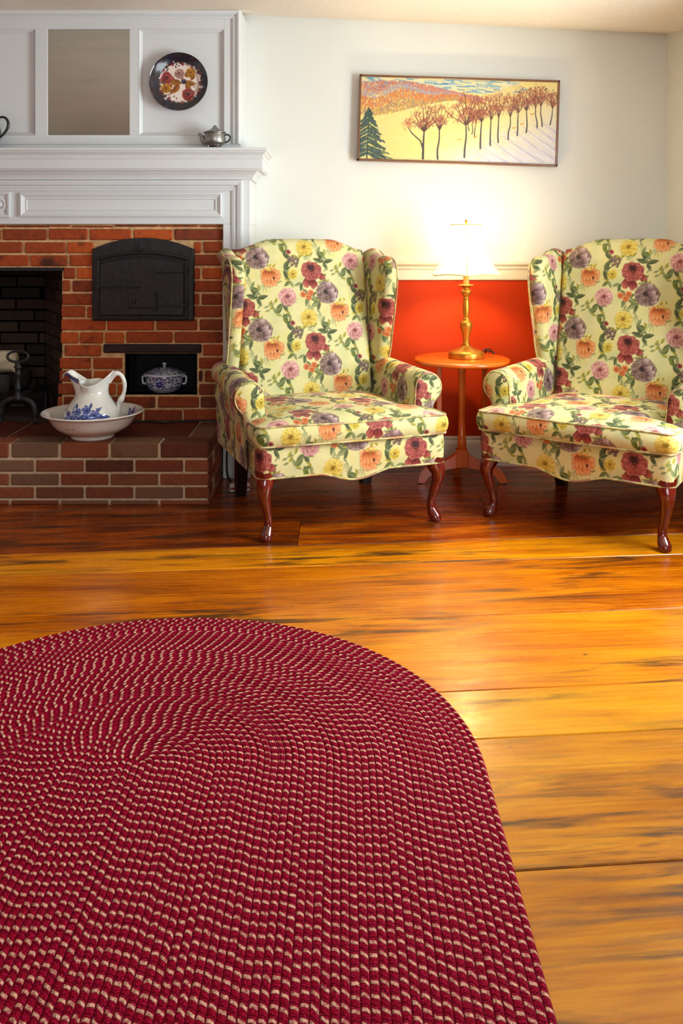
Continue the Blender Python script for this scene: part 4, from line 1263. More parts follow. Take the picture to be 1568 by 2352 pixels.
def make_chair():
    root = empty('wingback_armchair')
    F = M['fabric']
    # --- backrest
    U = np.linspace(-.300, .300, 250)
    ts = np.concatenate([np.linspace(0, 1, 270)])
    rows = []
    zc = crest(U)
    def vf(u, z): return .512 + (z - .42) * .165 - .026 * np.cos(PI * u / .62) * np.sin(PI * np.clip((z - .36) / .72, 0, 1)) ** .8 + .050 * np.clip((np.abs(u) - .268) / .032, 0, 1) ** 2.2
    for t in ts:
        z = .36 + (zc - .040 - .36) * t
        rows.append(chair_xyz(U, vf(U, z), z))
    zt = zc - .040; vb = vf(U, zt)
    for a in np.linspace(0, PI, 22)[1:]:
        rows.append(chair_xyz(U, vb + .046 - .046 * np.cos(a), zt + .040 * np.sin(a)))
    for t in np.linspace(0, 1, 26)[1:]:
        z = zt + (.30 - zt) * t
        rows.append(chair_xyz(U, vb + .092 - .075 * t, z))
    P = np.array(rows)
    s = arclen(P, 0)
    uv = np.stack([np.broadcast_to(U[None] + .005, s.shape), s + .225], -1)
    g = Geo(); cloth(g, P, uv)
    g.build('backrest', F, root)
    # --- wings
    O = curve([(.515, .52), (.478, .60), (.458, .68), (.430, .78), (.409, .87), (.405, .925), (.418, .968), (.455, .996), (.505, 1.002), (.545, 1.006), (.575, 1.020), (.620, 1.033), (.680, 1.024)], 230)
    A = np.column_stack([np.linspace(.580, .690, 230), .50 + .47 * sstep(0, 1, np.linspace(0, 1, 230) * .55 + .30 * np.linspace(0, 1, 230) ** 2)])
    A[:, 1] = .50 + (.965 - .50) * np.linspace(0, 1, 230) ** .8
    for sd in (1, -1):
        R = .029
        D = O - A; L = np.linalg.norm(D, axis=1); D /= L[:, None]
        Rr = np.minimum(R, L * .5)
        cols = []
        nin = 110
        for t in np.linspace(0, 1, nin):
            q = A + D * ((L - Rr) * t)[:, None]
            cols.append((q, .291 + .012 * t + .006 * math.sin(PI * t) * -1, t))
        for a in np.linspace(0, PI, 18)[1:]:
            q = A + D * (L - Rr + Rr * np.sin(a))[:, None]
            cols.append((q, .332 - .029 * math.cos(a), 1))
        for t in np.linspace(1, 0, 40)[1:]:
            q = A + np.array((.015, 0)) * (1 - t) + D * ((L - Rr) * t)[:, None]
            cols.append((q, .361 - .028 * (1 - t), t))
        P = np.array([chair_xyz(np.full(len(q), sd * u), q[:, 0], q[:, 1]) for q, u, t in cols])
        along = arclen(P, 0)
        V = np.array([q[:, 0] for q, u, t in cols]); Z = np.array([q[:, 1] for q, u, t in cols])
        n2 = nin + 8
        uvx = -sd * V; uvx = uvx.copy()
        # pattern keeps running round the front edge on to the outside
        uvx[n2:] = uvx[n2 - 1:n2] + sd * (along[n2:] - along[n2 - 1:n2]) * (1)
        uvx[:n2] = -sd * V[:n2]
        uv = np.stack([uvx + (.17 if sd > 0 else .29), Z + .18], -1)
        g = Geo(); cloth(g, P, uv, flip=(sd > 0))
        w = g.build('wing', F, root)
        g = Geo(); welt(g, [(sd * .3585, q[0] - V0 - .004, q[1] - .003) for q in (A + D * (L - Rr * .35)[:, None])[6:-22:3]], .0034)
        g.build('welt', F, w)
    # --- arms
    for sd in (1, -1):
        def section(v):
            k = sstep(.12, .55, v)
            r = .061 - .012 * k; uc = .361 - .012 * k; zcn = .486 + .026 * k
            pts = [(.288, .345), (.292, .40), (.297, .445)]
            for a in np.linspace(math.radians(178), math.radians(-52), 16): pts.append((uc + r * math.cos(a), zcn + r * math.sin(a)))
            pts += [(.384, .418), (.377, .385), (.374, .32), (.370, .222)]
            return curve(pts, 210)
        vs = np.concatenate([[.120, .1215, .125, .131], np.linspace(.138, .62, 190)])
        shrink = [.955, .975, .990, .998]
        P = []
        for i, v in enumerate(vs):
            S = section(v)
            if i < 4:
                c = np.array((.355, .47)); S = np.where(S[:, 1:2] > .36, c + (S - c) * shrink[i], S)
            P.append(chair_xyz(sd * S[:, 0], np.full(len(S), v), S[:, 1]))
        P = np.array(P)
        along = arclen(P, 1)
        uv = np.stack([-sd * np.broadcast_to(vs[:, None], along.shape) + (.03 if sd > 0 else .52), along * (1) + .13], -1)
        g = Geo(); cloth(g, P, uv, flip=(sd < 0))
        arm = g.build('arm', F, root)
        # scrolled front of the arm
        S = P[0][:, [0, 2]].copy()
        keep = S[:, 1] > .335
        S = S[keep]
        sp = np.column_stack([np.clip(S[:, 0], sd * .354 - .0004, sd * .354 + .0004), np.clip(S[:, 1], .336, .485)])
        rows = []
        for t in np.linspace(0, 1, 40):
            q = S + (sp - S) * t
            rows.append(np.stack([q[:, 0], np.full(len(q), .120 - .016 * math.sqrt(1 - (1 - t) ** 2)) - V0, q[:, 1]], -1))
        P2 = np.array(rows)
        uv = np.stack([P2[..., 0] + .33 * sd, P2[..., 2] + .02], -1)
        g = Geo(); cloth(g, P2, uv, flip=(sd > 0))
        # the pleat down the middle closes the panel
        mid = rows[-1]
        g.build('arm_front', F, arm)
        g = Geo(); welt(g, P2[2][::2], .0032); g.build('welt', F, arm)
    # --- seat base with its shaped lower edge
    def base_loop(k):
        hw0, hw1, r = .366, .322, .035
        pts = []
        pts += [(-hw1, .60)]
        for t in np.linspace(0, 1, 30): pts.append((-hw1 + (-(hw0) + hw1) * t, .60 + (-.026 + r - .60) * t))
        for a in np.linspace(PI, 1.5 * PI, 10)[1:]: pts.append((-hw0 + r + r * math.cos(a), -.026 + r + r * math.sin(a)))
        for t in np.linspace(-1, 1, 60)[1:-1]: pts.append(((hw0 - r) * t, -.026))
        for a in np.linspace(1.5 * PI, 2 * PI, 10): pts.append((hw0 - r + r * math.cos(a), -.026 + r + r * math.sin(a)))
        for t in np.linspace(0, 1, 30)[1:]: pts.append((hw0 + (hw1 - hw0) * t, -.026 + r + (.60 + .026 - r) * t))
        return resample(pts, k)
    LP = base_loop(820)
    fr = (LP[:, 1] < -.005).astype(float)
    zb = .224 - .030 * fr * (.5 + .5 * np.cos(PI * np.clip(LP[:, 0] / .140, -1, 1))) ** .8
    nz = 58
    rows = []
    for t in np.linspace(0, 1, nz):
        z = zb + (.340 - zb) * t
        out = 1 + .004 * math.sin(PI * t)
        rows.append(chair_xyz(LP[:, 0] * out, LP[:, 1] - .005 * math.sin(PI * t) * fr, z))
    P = np.array(rows)
    sl = arclen(LP[:, None, :], 0)[:, 0]; sl = sl - sl[410]
    uv = np.stack([np.broadcast_to(sl[None] + .10, P.shape[:2]), P[..., 2] + .060], -1)
    g = Geo(); cloth(g, P, uv, flip=True)
    # lining below, deck above, outside back
    g.raw(np.column_stack([LP[::10, 0] * .98, LP[::10, 1] * .98 + .006 - V0, np.full(82, .235)]), [list(range(82))[::-1]], None, lin((34, 26, 22)))
    b = g.build('seat_base', F, root)
    g = Geo(); welt(g, P[0][120:700:2] + np.array((0, -.001, 0)), .0040); g.build('welt', F, b)
    # outside back panel
    U = np.linspace(-.325, .325, 90); Z = np.linspace(.222, .985, 100)
    vv = .600 + .085 * sstep(.25, .98, Z)
    wid = 1 - .05 * sstep(.2, .9, Z)
    P = chair_xyz(U[None] * wid[:, None], vv[:, None] + 0 * U[None], Z[:, None] + 0 * U[None])
    uv = np.stack([np.broadcast_to(U[None], P.shape[:2]) + .1, np.broadcast_to(Z[:, None], P.shape[:2])], -1)
    g = Geo(); cloth(g, P, uv, flip=True)
    g.build('outside_back', F, root)
    # --- seat cushion, T shaped
    NV, NU = 240, 320
    v = np.linspace(-.034, .530, NV)
    w = .288 + .0805 * (1 - sstep(.092, .118, v))
    rc = .030
    dv = np.clip(rc - (v + .034), 0, rc); w = w - (rc - np.sqrt(np.maximum(rc ** 2 - dv ** 2, 0)))
    t = np.linspace(-1, 1, NU)
    Ug = w[:, None] * t[None]
    Vg = np.repeat(v[:, None], NU, 1)
    bow = .010 * (1 - (t[None] * 1.0) ** 2)                 # front edge bows a little
    Vg = Vg - bow * (1 - sstep(-.03, .12, Vg))
    edge = (1 - np.abs(t[None]) ** 5) * (1 - np.clip(1 - (Vg + .044) / .16, 0, 1) ** 4) * (1 - np.clip((Vg - .33) / .22, 0, 1) ** 3 * .5)
    Zg = .404 + .030 * edge
    P = chair_xyz(Ug, Vg, Zg)
    OX, OY = .215, .115
    uv = np.stack([Ug + OX, Vg + OY], -1)
    g = Geo(); cloth(g, P, uv, flip=False)
    left = P[::-1, 0]; front = P[0, 1:-1]; right = P[:, -1]
    B = np.vstack([left, front, right]); B = resample(B, 900)
    ctr = np.array((0, .2 - V0, 0))
    nrm = np.gradient(B, axis=0); nrm = np.column_stack([nrm[:, 1], -nrm[:, 0], np.zeros(len(B))]); nrm /= np.linalg.norm(nrm, axis=1)[:, None] + 1e-9
    rows = []
    for tt in np.linspace(0, 1, 46):
        q = B + nrm * (.013 * math.sin(PI * tt) ** .7)
        q[:, 2] = B[:, 2] + (.337 - B[:, 2]) * tt
        rows.append(q)
    S = np.array(rows)
    sl = arclen(B[:, None, :], 0)[:, 0]; sl -= sl[450]
    uv = np.stack([np.broadcast_to(sl[None] + OX + .05, S.shape[:2]), S[..., 2] - .404 + .030], -1)
    cloth(g, S, uv, flip=True)
    cu = g.build('seat_cushion', F, root)
    g = Geo(); welt(g, B[::3] + nrm[::3] * .0015, .0042); g.build('piping', F, cu)
    g = Geo(); welt(g, S[-1][::3] + nrm[::3] * .002, .0042); g.build('piping', F, cu)
    # --- legs: cabriole in front, plain raked posts behind
    for sd in (-1, 1):
        c = curve([(.326, .014, .250), (.334, .002, .215), (.341, -.008, .180), (.333, .001, .130), (.323, .010, .085), (.320, .010, .055), (.325, .004, .030), (.333, -.004, .012), (.334, -.004, .001)], 60)
        z = c[:, 2]
        rad = np.interp(z, [0, .006, .014, .028, .045, .07, .10, .14, .18, .21, .235, .25], [.016, .0215, .0235, .0215, .0165, .0150, .0160, .0195, .0255, .0330, .0400, .0420])
        pts = np.column_stack([sd * c[:, 0], c[:, 1] - V0, z])
        g = Geo(); g.tube(pts, rad, 20)
        g.build('leg', M['mahogany'], root)
    for sd in (-1, 1):
        g = Geo()
        pts = curve([(.284, .535, .260), (.285, .550, .15), (.281, .587, .0)], 14)
        rad = np.linspace(.026, .0205, 14)
        P = []
        for p, r in zip(pts, rad):
            P.append([(sd * p[0] + a * r, p[1] - V0 + b_ * r, p[2]) for a, b_ in ((-1, -1), (-.8, -1), (.8, -1), (1, -1), (1, -.8), (1, .8), (1, 1), (.8, 1), (-.8, 1), (-1, 1), (-1, .8), (-1, -.8))])
        P = np.array(P)
        g.grid(P, cv=True, flip=False); g.raw(P[-1], [list(range(12))])
        g.build('leg', M['dark_leg'], root, smooth=False)
    return root

def copy_tree(o, parent=None):
    c = o.copy(); COL.objects.link(c)
    if parent: c.parent = parent
    for ch in list(o.children): copy_tree(ch, c)
    return c

def put_chair(o, x, y, th):
    o.location = (x - V0 * math.sin(th), y + V0 * math.cos(th), 0)
    o.rotation_euler = (0, 0, th)

chair = make_chair()
put_chair(chair, .044, 3.209, .3543)
tag(chair, 'floral wingback armchair standing between the brick hearth and the lamp table', 'armchair', 'pair of floral wingback armchairs')
chair2 = copy_tree(chair)
put_chair(chair2, .838, 3.185, -.640)
tag(chair2, 'floral wingback armchair by the right-hand wall with daylight on its seat', 'armchair', 'pair of floral wingback armchairs')

# ================================================================== LAMP TABLE AND LAMP
def build_table():
    cx, cyy, zt = .529, 3.85, .5505
    root = empty('side_table', (cx, cyy, 0))
    tag(root, 'small oval cherry-wood table between the two armchairs with a lamp on it', 'table')
    W = M['table_wood']
    g = Geo()
    prof = [(0, .0), (.93, .0), (.985, .003), (1.0, .010), (.995, .016), (.96, .020), (0, .020)]
    n = 96; a = np.linspace(0, 2 * PI, n, endpoint=False)
    P = np.array([np.column_stack([r * .209 * np.cos(a), r * .232 * np.sin(a), np.full(n, zt - .020 + z)]) for r, z in prof])
    g.grid(P, cv=True, flip=True)
    g.build('tabletop', W, root)
    g = Geo(); g.box(-.075, .075, -.085, .085, zt - .036, zt - .0195, .004); g.build('cleat', W, root, smooth=False)
    g = Geo()
    g.lathe([(0, .10), (.020, .10), (.020, .19), (.017, .20), (.019, .206), (.0155, .215), (.0145, .30), (.0155, .40), (.017, .49), (.021, .505), (.017, .512), (.024, zt - .034), (0, zt - .034)], 28)
    g.build('column', W, root)
    g = Geo(); g.box(-.026, .026, -.026, .026, .07, .150, .004); g.build('pedestal_block', W, root, smooth=False)
    # three arched feet
    for dx, dy in ((-1, 0), (1, 0), (0, 1)):
        top = np.array([(.024, .135), (.045, .118), (.08, .098), (.13, .080), (.17, .060), (.190, .030), (.195, .006)])
        bot = np.array([(.024, .070), (.050, .066), (.085, .060), (.12, .048), (.145, .030), (.160, .012), (.165, .001)])
        t = curve(top, 30); b = curve(bot, 30)
        sx = .016
        P = []
        for p, q in zip(t, b):
            ring = [(p[0], -sx, p[1]), (p[0], sx, p[1]), (q[0], sx, q[1]), (q[0], -sx, q[1])]
            P.append([(r[0] * dx - r[1] * dy, r[0] * dy + r[1] * dx, max(0, r[2])) for r in ring])
        g = Geo(); P = np.array(P)
        for k in range(4): g.grid(P[:, [k, (k + 1) % 4]])
        g.raw(P[-1], [[0, 1, 2, 3]])
        g.build('leg', W, root, smooth=True)
    # slim outer posts under the top
    for sx in (-1, 1):
        g = Geo(); x = sx * .100
        g.box(x - .0115, x + .0115, -.0115, .0115, .088, zt - .019, .003)
        g.build('post', W, root, smooth=False)
build_table()

def build_lamp():
    cx, cyy, z0 = .548, 3.85, .5508
    root = empty('table_lamp', (cx, cyy, z0))
    tag(root, 'lit brass candlestick lamp with cream bell shade on the small oval table', 'lamp')
    K = .000293
    prof = [(0, 1240), (262, 1240), (266, 1232), (266, 1165), (258, 1150), (225, 1130), (175, 1112), (120, 1090), (80, 1066), (58, 1050), (60, 1040), (62, 1030), (56, 1020), (46, 1010), (45, 995), (48, 950), (58, 885), (76, 830), (90, 780), (95, 740), (92, 715), (80, 695), (58, 682), (52, 672), (55, 660), (50, 646), (36, 634), (35, 622), (41, 612), (42, 600), (47, 560), (50, 490), (49, 430), (42, 372), (40, 362), (46, 354), (46, 346), (36, 336), (40, 318), (60, 290), (74, 262), (76, 244), (70, 226), (54, 212), (48, 204), (50, 190), (62, 176), (98, 162), (114, 152), (113, 142), (100, 146), (60, 156), (0, 158)]
    zz = lambda y: (1240 - y) * K
    p2 = [(r * K, zz(y)) for r, y in prof]
    g = Geo(); g.lathe(p2, 48); g.build('base', M['brass'], root)
    g = Geo(); g.lathe([(0, zz(158)), (.0125, zz(158)), (.0125, zz(-230)), (.0155, zz(-232)), (.0155, zz(-246)), (.010, zz(-248)), (0, zz(-248))], 24)
    g.build('candle_sleeve', M['candle'], root)
    zs0, zs1 = .914 - z0, 1.135 - z0
    g = Geo(); g.lathe([(0, zz(-248)), (.012, zz(-252)), (.013, zz(-290)), (.011, zz(-310)), (.017, zz(-340)), (.028, zz(-400)), (.030, zz(-435)), (.024, zz(-470)), (.010, zz(-490)), (0, zz(-493))], 24)
    bulb = g.build('bulb', M['bulb'], root)
    zl = zz(-425)
    # bell shade of six curved panels
    ts = np.linspace(0, 1, 40)
    R = .1605 - .0885 * (1 - (1 - ts) ** 2.1)
    n = 120; a = np.linspace(0, 2 * PI, n, endpoint=False)
    ph = math.radians(-95)
    P = np.zeros((40, n, 3)); Pi = np.zeros_like(P)
    seam = np.abs(((a - ph) / (PI / 3)) % 1.0 - .5) * 2            # 1 at a seam, 0 mid-panel
    flat = 1 - .085 * (1 - seam ** 2)
    for i, t in enumerate(ts):
        rr = R[i] * flat
        z = zs0 + (zs1 - zs0) * t + .006 * (1 - t) * (1 - seam ** 2) * 1.0
        P[i] = np.column_stack([rr * np.cos(a), rr * np.sin(a), z]); Pi[i] = np.column_stack([(rr - .0012) * np.cos(a), (rr - .0012) * np.sin(a), z])
    g = Geo(); g.grid(P, cv=True, flip=True)
    sh = g.build('lamp_shade', M['shade'], root)
    g = Geo()
    for i in (0, -1): g.tube(P[i] , .0022, 6, closed=True)
    for k in range(6):
        j = int(round(((ph + k * PI / 3) % (2 * PI)) / (2 * PI) * n)) % n
        g.tube(P[:, j] * np.array((1.004, 1.004, 1)), .0018, 6)
    g.build('trim_braid', plain('shade_braid', rgb(206, 186, 110), 0.8), sh)
    g = Geo()
    for q in range(3):
        b = q * 2 * PI / 3
        g.tube([(0, 0, zs1 - .02), (.070 * math.cos(b), .070 * math.sin(b), zs1 - .004)], .0012, 6)
    g.tube([(0, 0, zs1 - .022), (0, 0, zs1 + .004)], .0018, 6)
    g.lathe([(0, zs1 + .004), (.006, zs1 + .005), (.004, zs1 + .010), (.007, zs1 + .016), (.003, zs1 + .023), (0, zs1 + .024)], 12)
    g.build('finial', M['brass'], root)
    g = Geo()
    g.tube(curve([(.060, .035, .012), (.085, .075, .020), (.105, .100, .026), (.125, .115, .024), (.140, .125, .006), (.150, .150, .004), (.135, .205, .004), (.123, .250, -.02), (.123, .262, -.25), (.123, .268, -.50)], 60), .0032, 8)
    g.build('cord', M['cord'], root)
    l = bpy.data.lights.new('bulb_light', 'POINT'); l.energy = LAMP_POWER; l.color = LAMP_COLOR; l.shadow_soft_size = .032
    o = bpy.data.objects.new('bulb_light', l); COL.objects.link(o); o.location = (0, 0, zl); o.parent = root
    bulb.visible_shadow = True
build_lamp()

# ================================================================== PAINTING ON THE WALL
def build_painting():
    root = empty('landscape_painting', (.5525, YB - .022, 1.636))
    root.rotation_euler = (0, math.radians(1.75), 0)
    tag(root, 'long snowy hillside painting in a thin wooden frame above the lamp', 'painting')
    w, h = .473, .2035
    g = Geo()
    for x0, x1, z0, z1 in ((-w, w, h - .010, h), (-w, w, -h, -h + .010), (-w, -w + .010, -h, h), (w - .010, w, -h, h)):
        g.box(x0, x1, -.020, .020, z0, z1, .0015)
    g.build('frame', M['frame_wood'], root, smooth=False)
    L = make_landscape()
    n, m = 620, 262
    X = np.linspace(-w + .008, w - .008, n); Z = np.linspace(-h + .008, h - .008, m)
    P = np.stack(np.broadcast_arrays(X[None], np.float64(-.014), Z[:, None]), -1)
    uu = np.broadcast_to((X[None] + .465), (m, n)); vv = np.broadcast_to(Z[:, None] + .196, (m, n))
    g = Geo(); g.grid(P, None, L.sample(uu, vv).reshape(-1, 3), flip=True)
    g.box(-w + .009, w - .009, -.0135, .012, -h + .009, h - .009, .0005, col=(.4, .36, .3))
    g.build('canvas', M['canvas'], root, smooth=False)
build_painting()

# ================================================================== RUG
def build_rug():
    cx, cyy, W = -.402, 1.741, .690
    Y0 = -1.05                       # straight sides run towards the viewer
    root_loc = (cx, .35, 0)
    nr = 260; ncap = 260; nst = 60
    r = np.linspace(.0, W, nr)
    P = []; uv = []; trn = []
    L = cyy - Y0
    for q in r:
        row = []; u = []; tr = []
        for t in np.linspace(0, 1, nst, endpoint=False): row.append((q, Y0 + L * t)); u.append(L * t); tr.append(0)
        for a in np.linspace(0, PI, ncap): row.append((q * math.cos(a), cyy + q * math.sin(a))); u.append(L); tr.append(a / (2 * PI))
        for t in np.linspace(0, 1, nst, endpoint=False)[1:]: row.append((-q, cyy - L * t)); u.append(L + L * t); tr.append(.5)
        P.append(row); uv.append([(x, q) for x in u]); trn.append(tr)
    P = np.array(P); uv = np.array(uv)
    w = (r / .0138) % 1.0
    z = .0100 - .0026 * np.abs(2 * w - 1) ** 3
    z = z * np.clip((W - r) / .006, 0, 1) ** .5
    Pg = np.concatenate([P, np.broadcast_to(z[:, None, None], P.shape[:2] + (1,))], -1)
    # far end behind the viewer closes the same way
    nend = 80
    E = []; uve = []
    for q in r:
        E.append([(q * math.cos(a), Y0 + q * math.sin(a)) for a in np.linspace(PI, 2 * PI, nend)])
        uve.append([(0, q) for a in np.linspace(PI, 2 * PI, nend)])
    E = np.array(E); Eg = np.concatenate([E, np.broadcast_to(z[:, None, None], E.shape[:2] + (1,))], -1)
    sh = np.array((0, -.35, .0005))
    col = np.zeros(P.shape[:2] + (3,)); col[..., 0] = np.array(trn)
    cole = np.zeros(E.shape[:2] + (3,)); cole[..., 0] = np.linspace(.5, 1, nend)[None]
    g = Geo(); g.grid(Pg + sh, uv, col); g.grid(Eg + sh, np.array(uve), cole)
    o = g.build('braided_rug', M['rug'], loc=root_loc)
    tag(o, 'large oval braided rug in crimson and tan on the pine floor', 'rug')
build_rug()

# ================================================================== CHINA AND METALWARE
BLUE = make_blue_flowers()
CREAM = np.array(lin((222, 220, 212)))
def decal(a, s, a0, s0, w, h, flipu=False):
    """blue spray of width w, height h laid at angle a0 and height s0 over (angle*r, height)"""
    du = a - a0
    u = (du / w + .5) * .22; v = ((s - s0) / h + .5) * .12
    inside = (u > .001) & (u < .219) & (v > .001) & (v < .119)
    c = BLUE.sample(np.clip(u, 0, .219), np.clip(v, 0, .119))
    return np.where(inside[..., None], c, CREAM)

def build_basin():
    root = empty('wash_basin', (-1.031, 3.63, HZ + .001))
    tag(root, 'wide white china wash basin on the brick hearth with a pitcher inside', 'basin')
    out = curve([(.086, 0), (.088, .006), (.086, .012), (.112, .022), (.150, .046), (.174, .080), (.184, .094), (.204, .102), (.2065, .106), (.203, .109)], 80)
    inn = curve([(.203, .109), (.190, .1045), (.176, .094), (.164, .074), (.140, .044), (.106, .022), (.060, .015), (.004, .014)], 90)
    n = 260; a = np.linspace(0, 2 * PI, n, endpoint=False)
    g = Geo()
    for prof, inside in ((out, False), (inn, True)):
        P = np.zeros((len(prof), n, 3)); P[..., 0] = prof[:, :1] * np.cos(a); P[..., 1] = prof[:, :1] * np.sin(a); P[..., 2] = prof[:, 1:]
        A = np.broadcast_to(a[None], P.shape[:2])
        c = np.broadcast_to(CREAM, P.shape).copy()
        if inside:
            s = prof[:, 0:1] + 0 * A
            for a0 in (.55, 2.3):
                d = decal(A * .17, s, a0 * .17, .155, .13, .075)
                c = np.minimum(c, d)
        else:
            for da in (-.16, .0):
                m = np.exp(-(((A - (1.5 * PI - .22 + da)) * .17 / .006) ** 2 + ((P[..., 2] - .060) / .0022) ** 2))[..., None]
                c = c * (1 - m) + np.array((.03, .04, .16)) * m
        g.grid(P, None, c.reshape(-1, 3), cv=True, flip=True)
    g.raw([(.086 * math.cos(t), .086 * math.sin(t), 0) for t in a[::10]], [list(range(26))[::-1]], None, CREAM)
    g.build('bowl', M['china'], root)
build_basin()

def build_pitcher():
    root = empty('water_pitcher', (-1.036, 3.640, HZ + .0165))
    tag(root, 'white china pitcher with blue flowers standing in the wash basin', 'pitcher')
    prof = curve([(.066, 0), (.070, .004), (.078, .012), (.100, .034), (.113, .066), (.112, .088), (.100, .112), (.080, .138), (.066, .162), (.0625, .184), (.066, .206), (.074, .226)], 150)
    n = 320; a = np.linspace(0, 2 * PI, n, endpoint=False)
    def rim(P, a):
        P = P.copy()
        z = P[..., 2]; t = sstep(.150, .226, z)
        A = a[None] + 0 * z
        spout = np.exp(-((np.angle(np.exp(1j * (A - PI)))) / .42) ** 2)
        hand = np.exp(-((np.angle(np.exp(1j * A))) / .45) ** 2)
        wav = -.5 * np.sin(2 * A) * 0 + .016 * np.cos(4 * A)
        dip = np.abs(np.sin(A)) ** 3
        r = np.hypot(P[..., 0], P[..., 1])
        r2 = r + t * (.046 * spout + .012 * hand + .004 * np.cos(4 * A))
        P[..., 2] = z + t * (.054 * spout + .030 * hand - .026 * dip + .012 * np.exp(-((np.angle(np.exp(1j * (A - PI / 2)))) / .4) ** 2) + .008 * np.exp(-((np.angle(np.exp(1j * (A - 1.5 * PI + .75)))) / .3) ** 2))
        # pinch the throat of the spout
        pin = np.exp(-((np.abs(np.angle(np.exp(1j * (A - PI)))) - .75) / .28) ** 2)
        r2 = r2 - t * .010 * pin
        sc = r2 / np.maximum(r, 1e-6)
        P[..., 0] *= sc; P[..., 1] *= sc
        P[..., 2] -= 0
        # beak curls down at its tip
        P[..., 2] -= t ** 2 * spout * .040 * np.clip((np.abs(P[..., 0]) - .088) / .030, 0, 1.2) ** 1.5
        return P
    g = Geo()
    A = np.broadcast_to(a[None], (len(prof), n)); Zp = np.broadcast_to(prof[:, 1:], (len(prof), n))
    c = decal(A * .105, Zp, (1.5 * PI - .05) * .105, .088, .215, .098)
    d2 = decal(A * .09, Zp, (PI + .35) * .09, .222, .085, .050)
    c = np.minimum(c, d2)
    P = np.zeros((len(prof), n, 3)); P[..., 0] = prof[:, :1] * np.cos(a); P[..., 1] = prof[:, :1] * np.sin(a); P[..., 2] = prof[:, 1:]
    P = rim(P, a)
    g.grid(P, None, c.reshape(-1, 3), cv=True, flip=True)
    inner = prof[::-1].copy(); inner[:, 0] -= .0035
    Q = np.zeros((len(inner), n, 3)); Q[..., 0] = inner[:, :1] * np.cos(a); Q[..., 1] = inner[:, :1] * np.sin(a); Q[..., 2] = inner[:, 1:]
    Q = rim(Q, a)
    g.grid(Q[:70], None, CREAM, cv=True, flip=True)
    g.tube(P[-1] * np.array((.985, .985, 1)) , .0026, 8, closed=True, col=CREAM)
    g.raw([(.066 * math.cos(t), .066 * math.sin(t), 0) for t in a[::10]], [list(range(32))[::-1]], None, CREAM)
    g.build('body', M['china'], root)
    h = curve([(.070, 0, .208), (.088, 0, .236), (.102, 0, .246), (.122, 0, .236), (.134, 0, .206), (.133, 0, .172), (.122, 0, .142), (.112, 0, .124), (.109, 0, .110), (.107, 0, .090), (.106, 0, .070)], 60)
    t = np.linspace(0, 1, 60)
    rad = .0085 + .0015 * np.sin(t * 20) * np.exp(-((t - .7) / .15) ** 2) + .003 * np.exp(-((t - .18) / .06) ** 2) + .003 * np.exp(-((t - .72) / .05) ** 2) - .004 * sstep(.78, 1, t)
    g = Geo(); g.tube(h, rad, 14, ell=(1.0, 1.25), col=CREAM)
    g.build('handle', M['china'], root)
build_pitcher()

def scroll(x, y):
    """blue on white scrolling vines"""
    u, v = x * 190, y * 190
    a = np.sin(u + 1.7 * np.sin(v * .9)) + np.cos(v * 1.15 + 1.5 * np.cos(u * .8))
    b = np.sin(u * 2.1 + v) * np.cos(v * 2.3 - u * .5)
    t = sstep(.35, .8, np.abs(a) + .35 * b)
    return t

def build_tureen():
    root = empty('lidded_tureen', (-.822, 4.065, .3700))
    tag(root, 'small blue and white lidded tureen inside the dark niche', 'tureen')
    n = 220; a = np.linspace(0, 2 * PI, n, endpoint=False)
    wht, blu = np.array(lin((208, 208, 214))), np.array(lin((34, 46, 118)))
    def rev(prof, fn):
        P = np.zeros((len(prof), n, 3)); P[..., 0] = prof[:, :1] * np.cos(a); P[..., 1] = prof[:, :1] * np.sin(a); P[..., 2] = prof[:, 1:]
        A = np.broadcast_to(a[None], P.shape[:2])
        t = fn(A, P)[..., None]
        return P, (wht * (1 - t) + blu * t).reshape(-1, 3)
    body = curve([(.052, 0), (.056, .004), (.070, .012), (.081, .028), (.085, .048), (.085, .068), (.084, .075)], 70)
    def fb(A, P):
        x = (A - 1.5 * PI) * .085; z = P[..., 2]
        t = scroll(x, z) * .85
        d = np.hypot(x + .004, z - .042); ang = np.arctan2(z - .042, x + .004)
        star = d < .014 * (1 + .18 * np.cos(8 * ang))
        t = np.where(star, np.where(d < .004, .4, 1.0), t)
        t = np.where(z < .016, 0, t); t = np.where(np.abs(z - .018) < .0012, .8, t)
        return t
    P, c = rev(body, fb)
    g = Geo(); g.grid(P, None, c, cv=True, flip=True)
    g.raw([(.052 * math.cos(t), .052 * math.sin(t), 0) for t in a[::10]], [list(range(22))[::-1]], None, wht)
    g.build('body', M['china'], root)
    lid = curve([(.084, .0765), (.0965, .077), (.098, .080), (.094, .084), (.078, .092), (.058, .102), (.036, .109), (.016, .112), (.002, .112)], 60)
    def fl(A, P):
        r = np.hypot(P[..., 0], P[..., 1])
        t = scroll(r * np.cos(A) + .3, r * np.sin(A) * 1.1 + .2) * .8
        return np.where((r > .091), 0, np.where(r < .012, 0, t))
    P, c = rev(lid, fl)
    g = Geo(); g.grid(P, None, c, cv=True, flip=True)
    l = g.build('lid', M['china'], root)
    g = Geo(); g.lathe([(.006, .110), (.0055, .118), (.009, .124), (.0105, .129), (.009, .132), (0, .132)], 20, col=wht); g.build('knob', M['china'], l)
    for s in (-1, 1):
        g = Geo(); g.tube([(s * x, 0, z) for x, z in curve([(.082, .066), (.094, .070), (.101, .066), (.101, .050), (.097, .036), (.085, .034)], 24)], .0055, 10, ell=(1, 1.8), col=wht)
        g.build('handle', M['china'], root)
build_tureen()

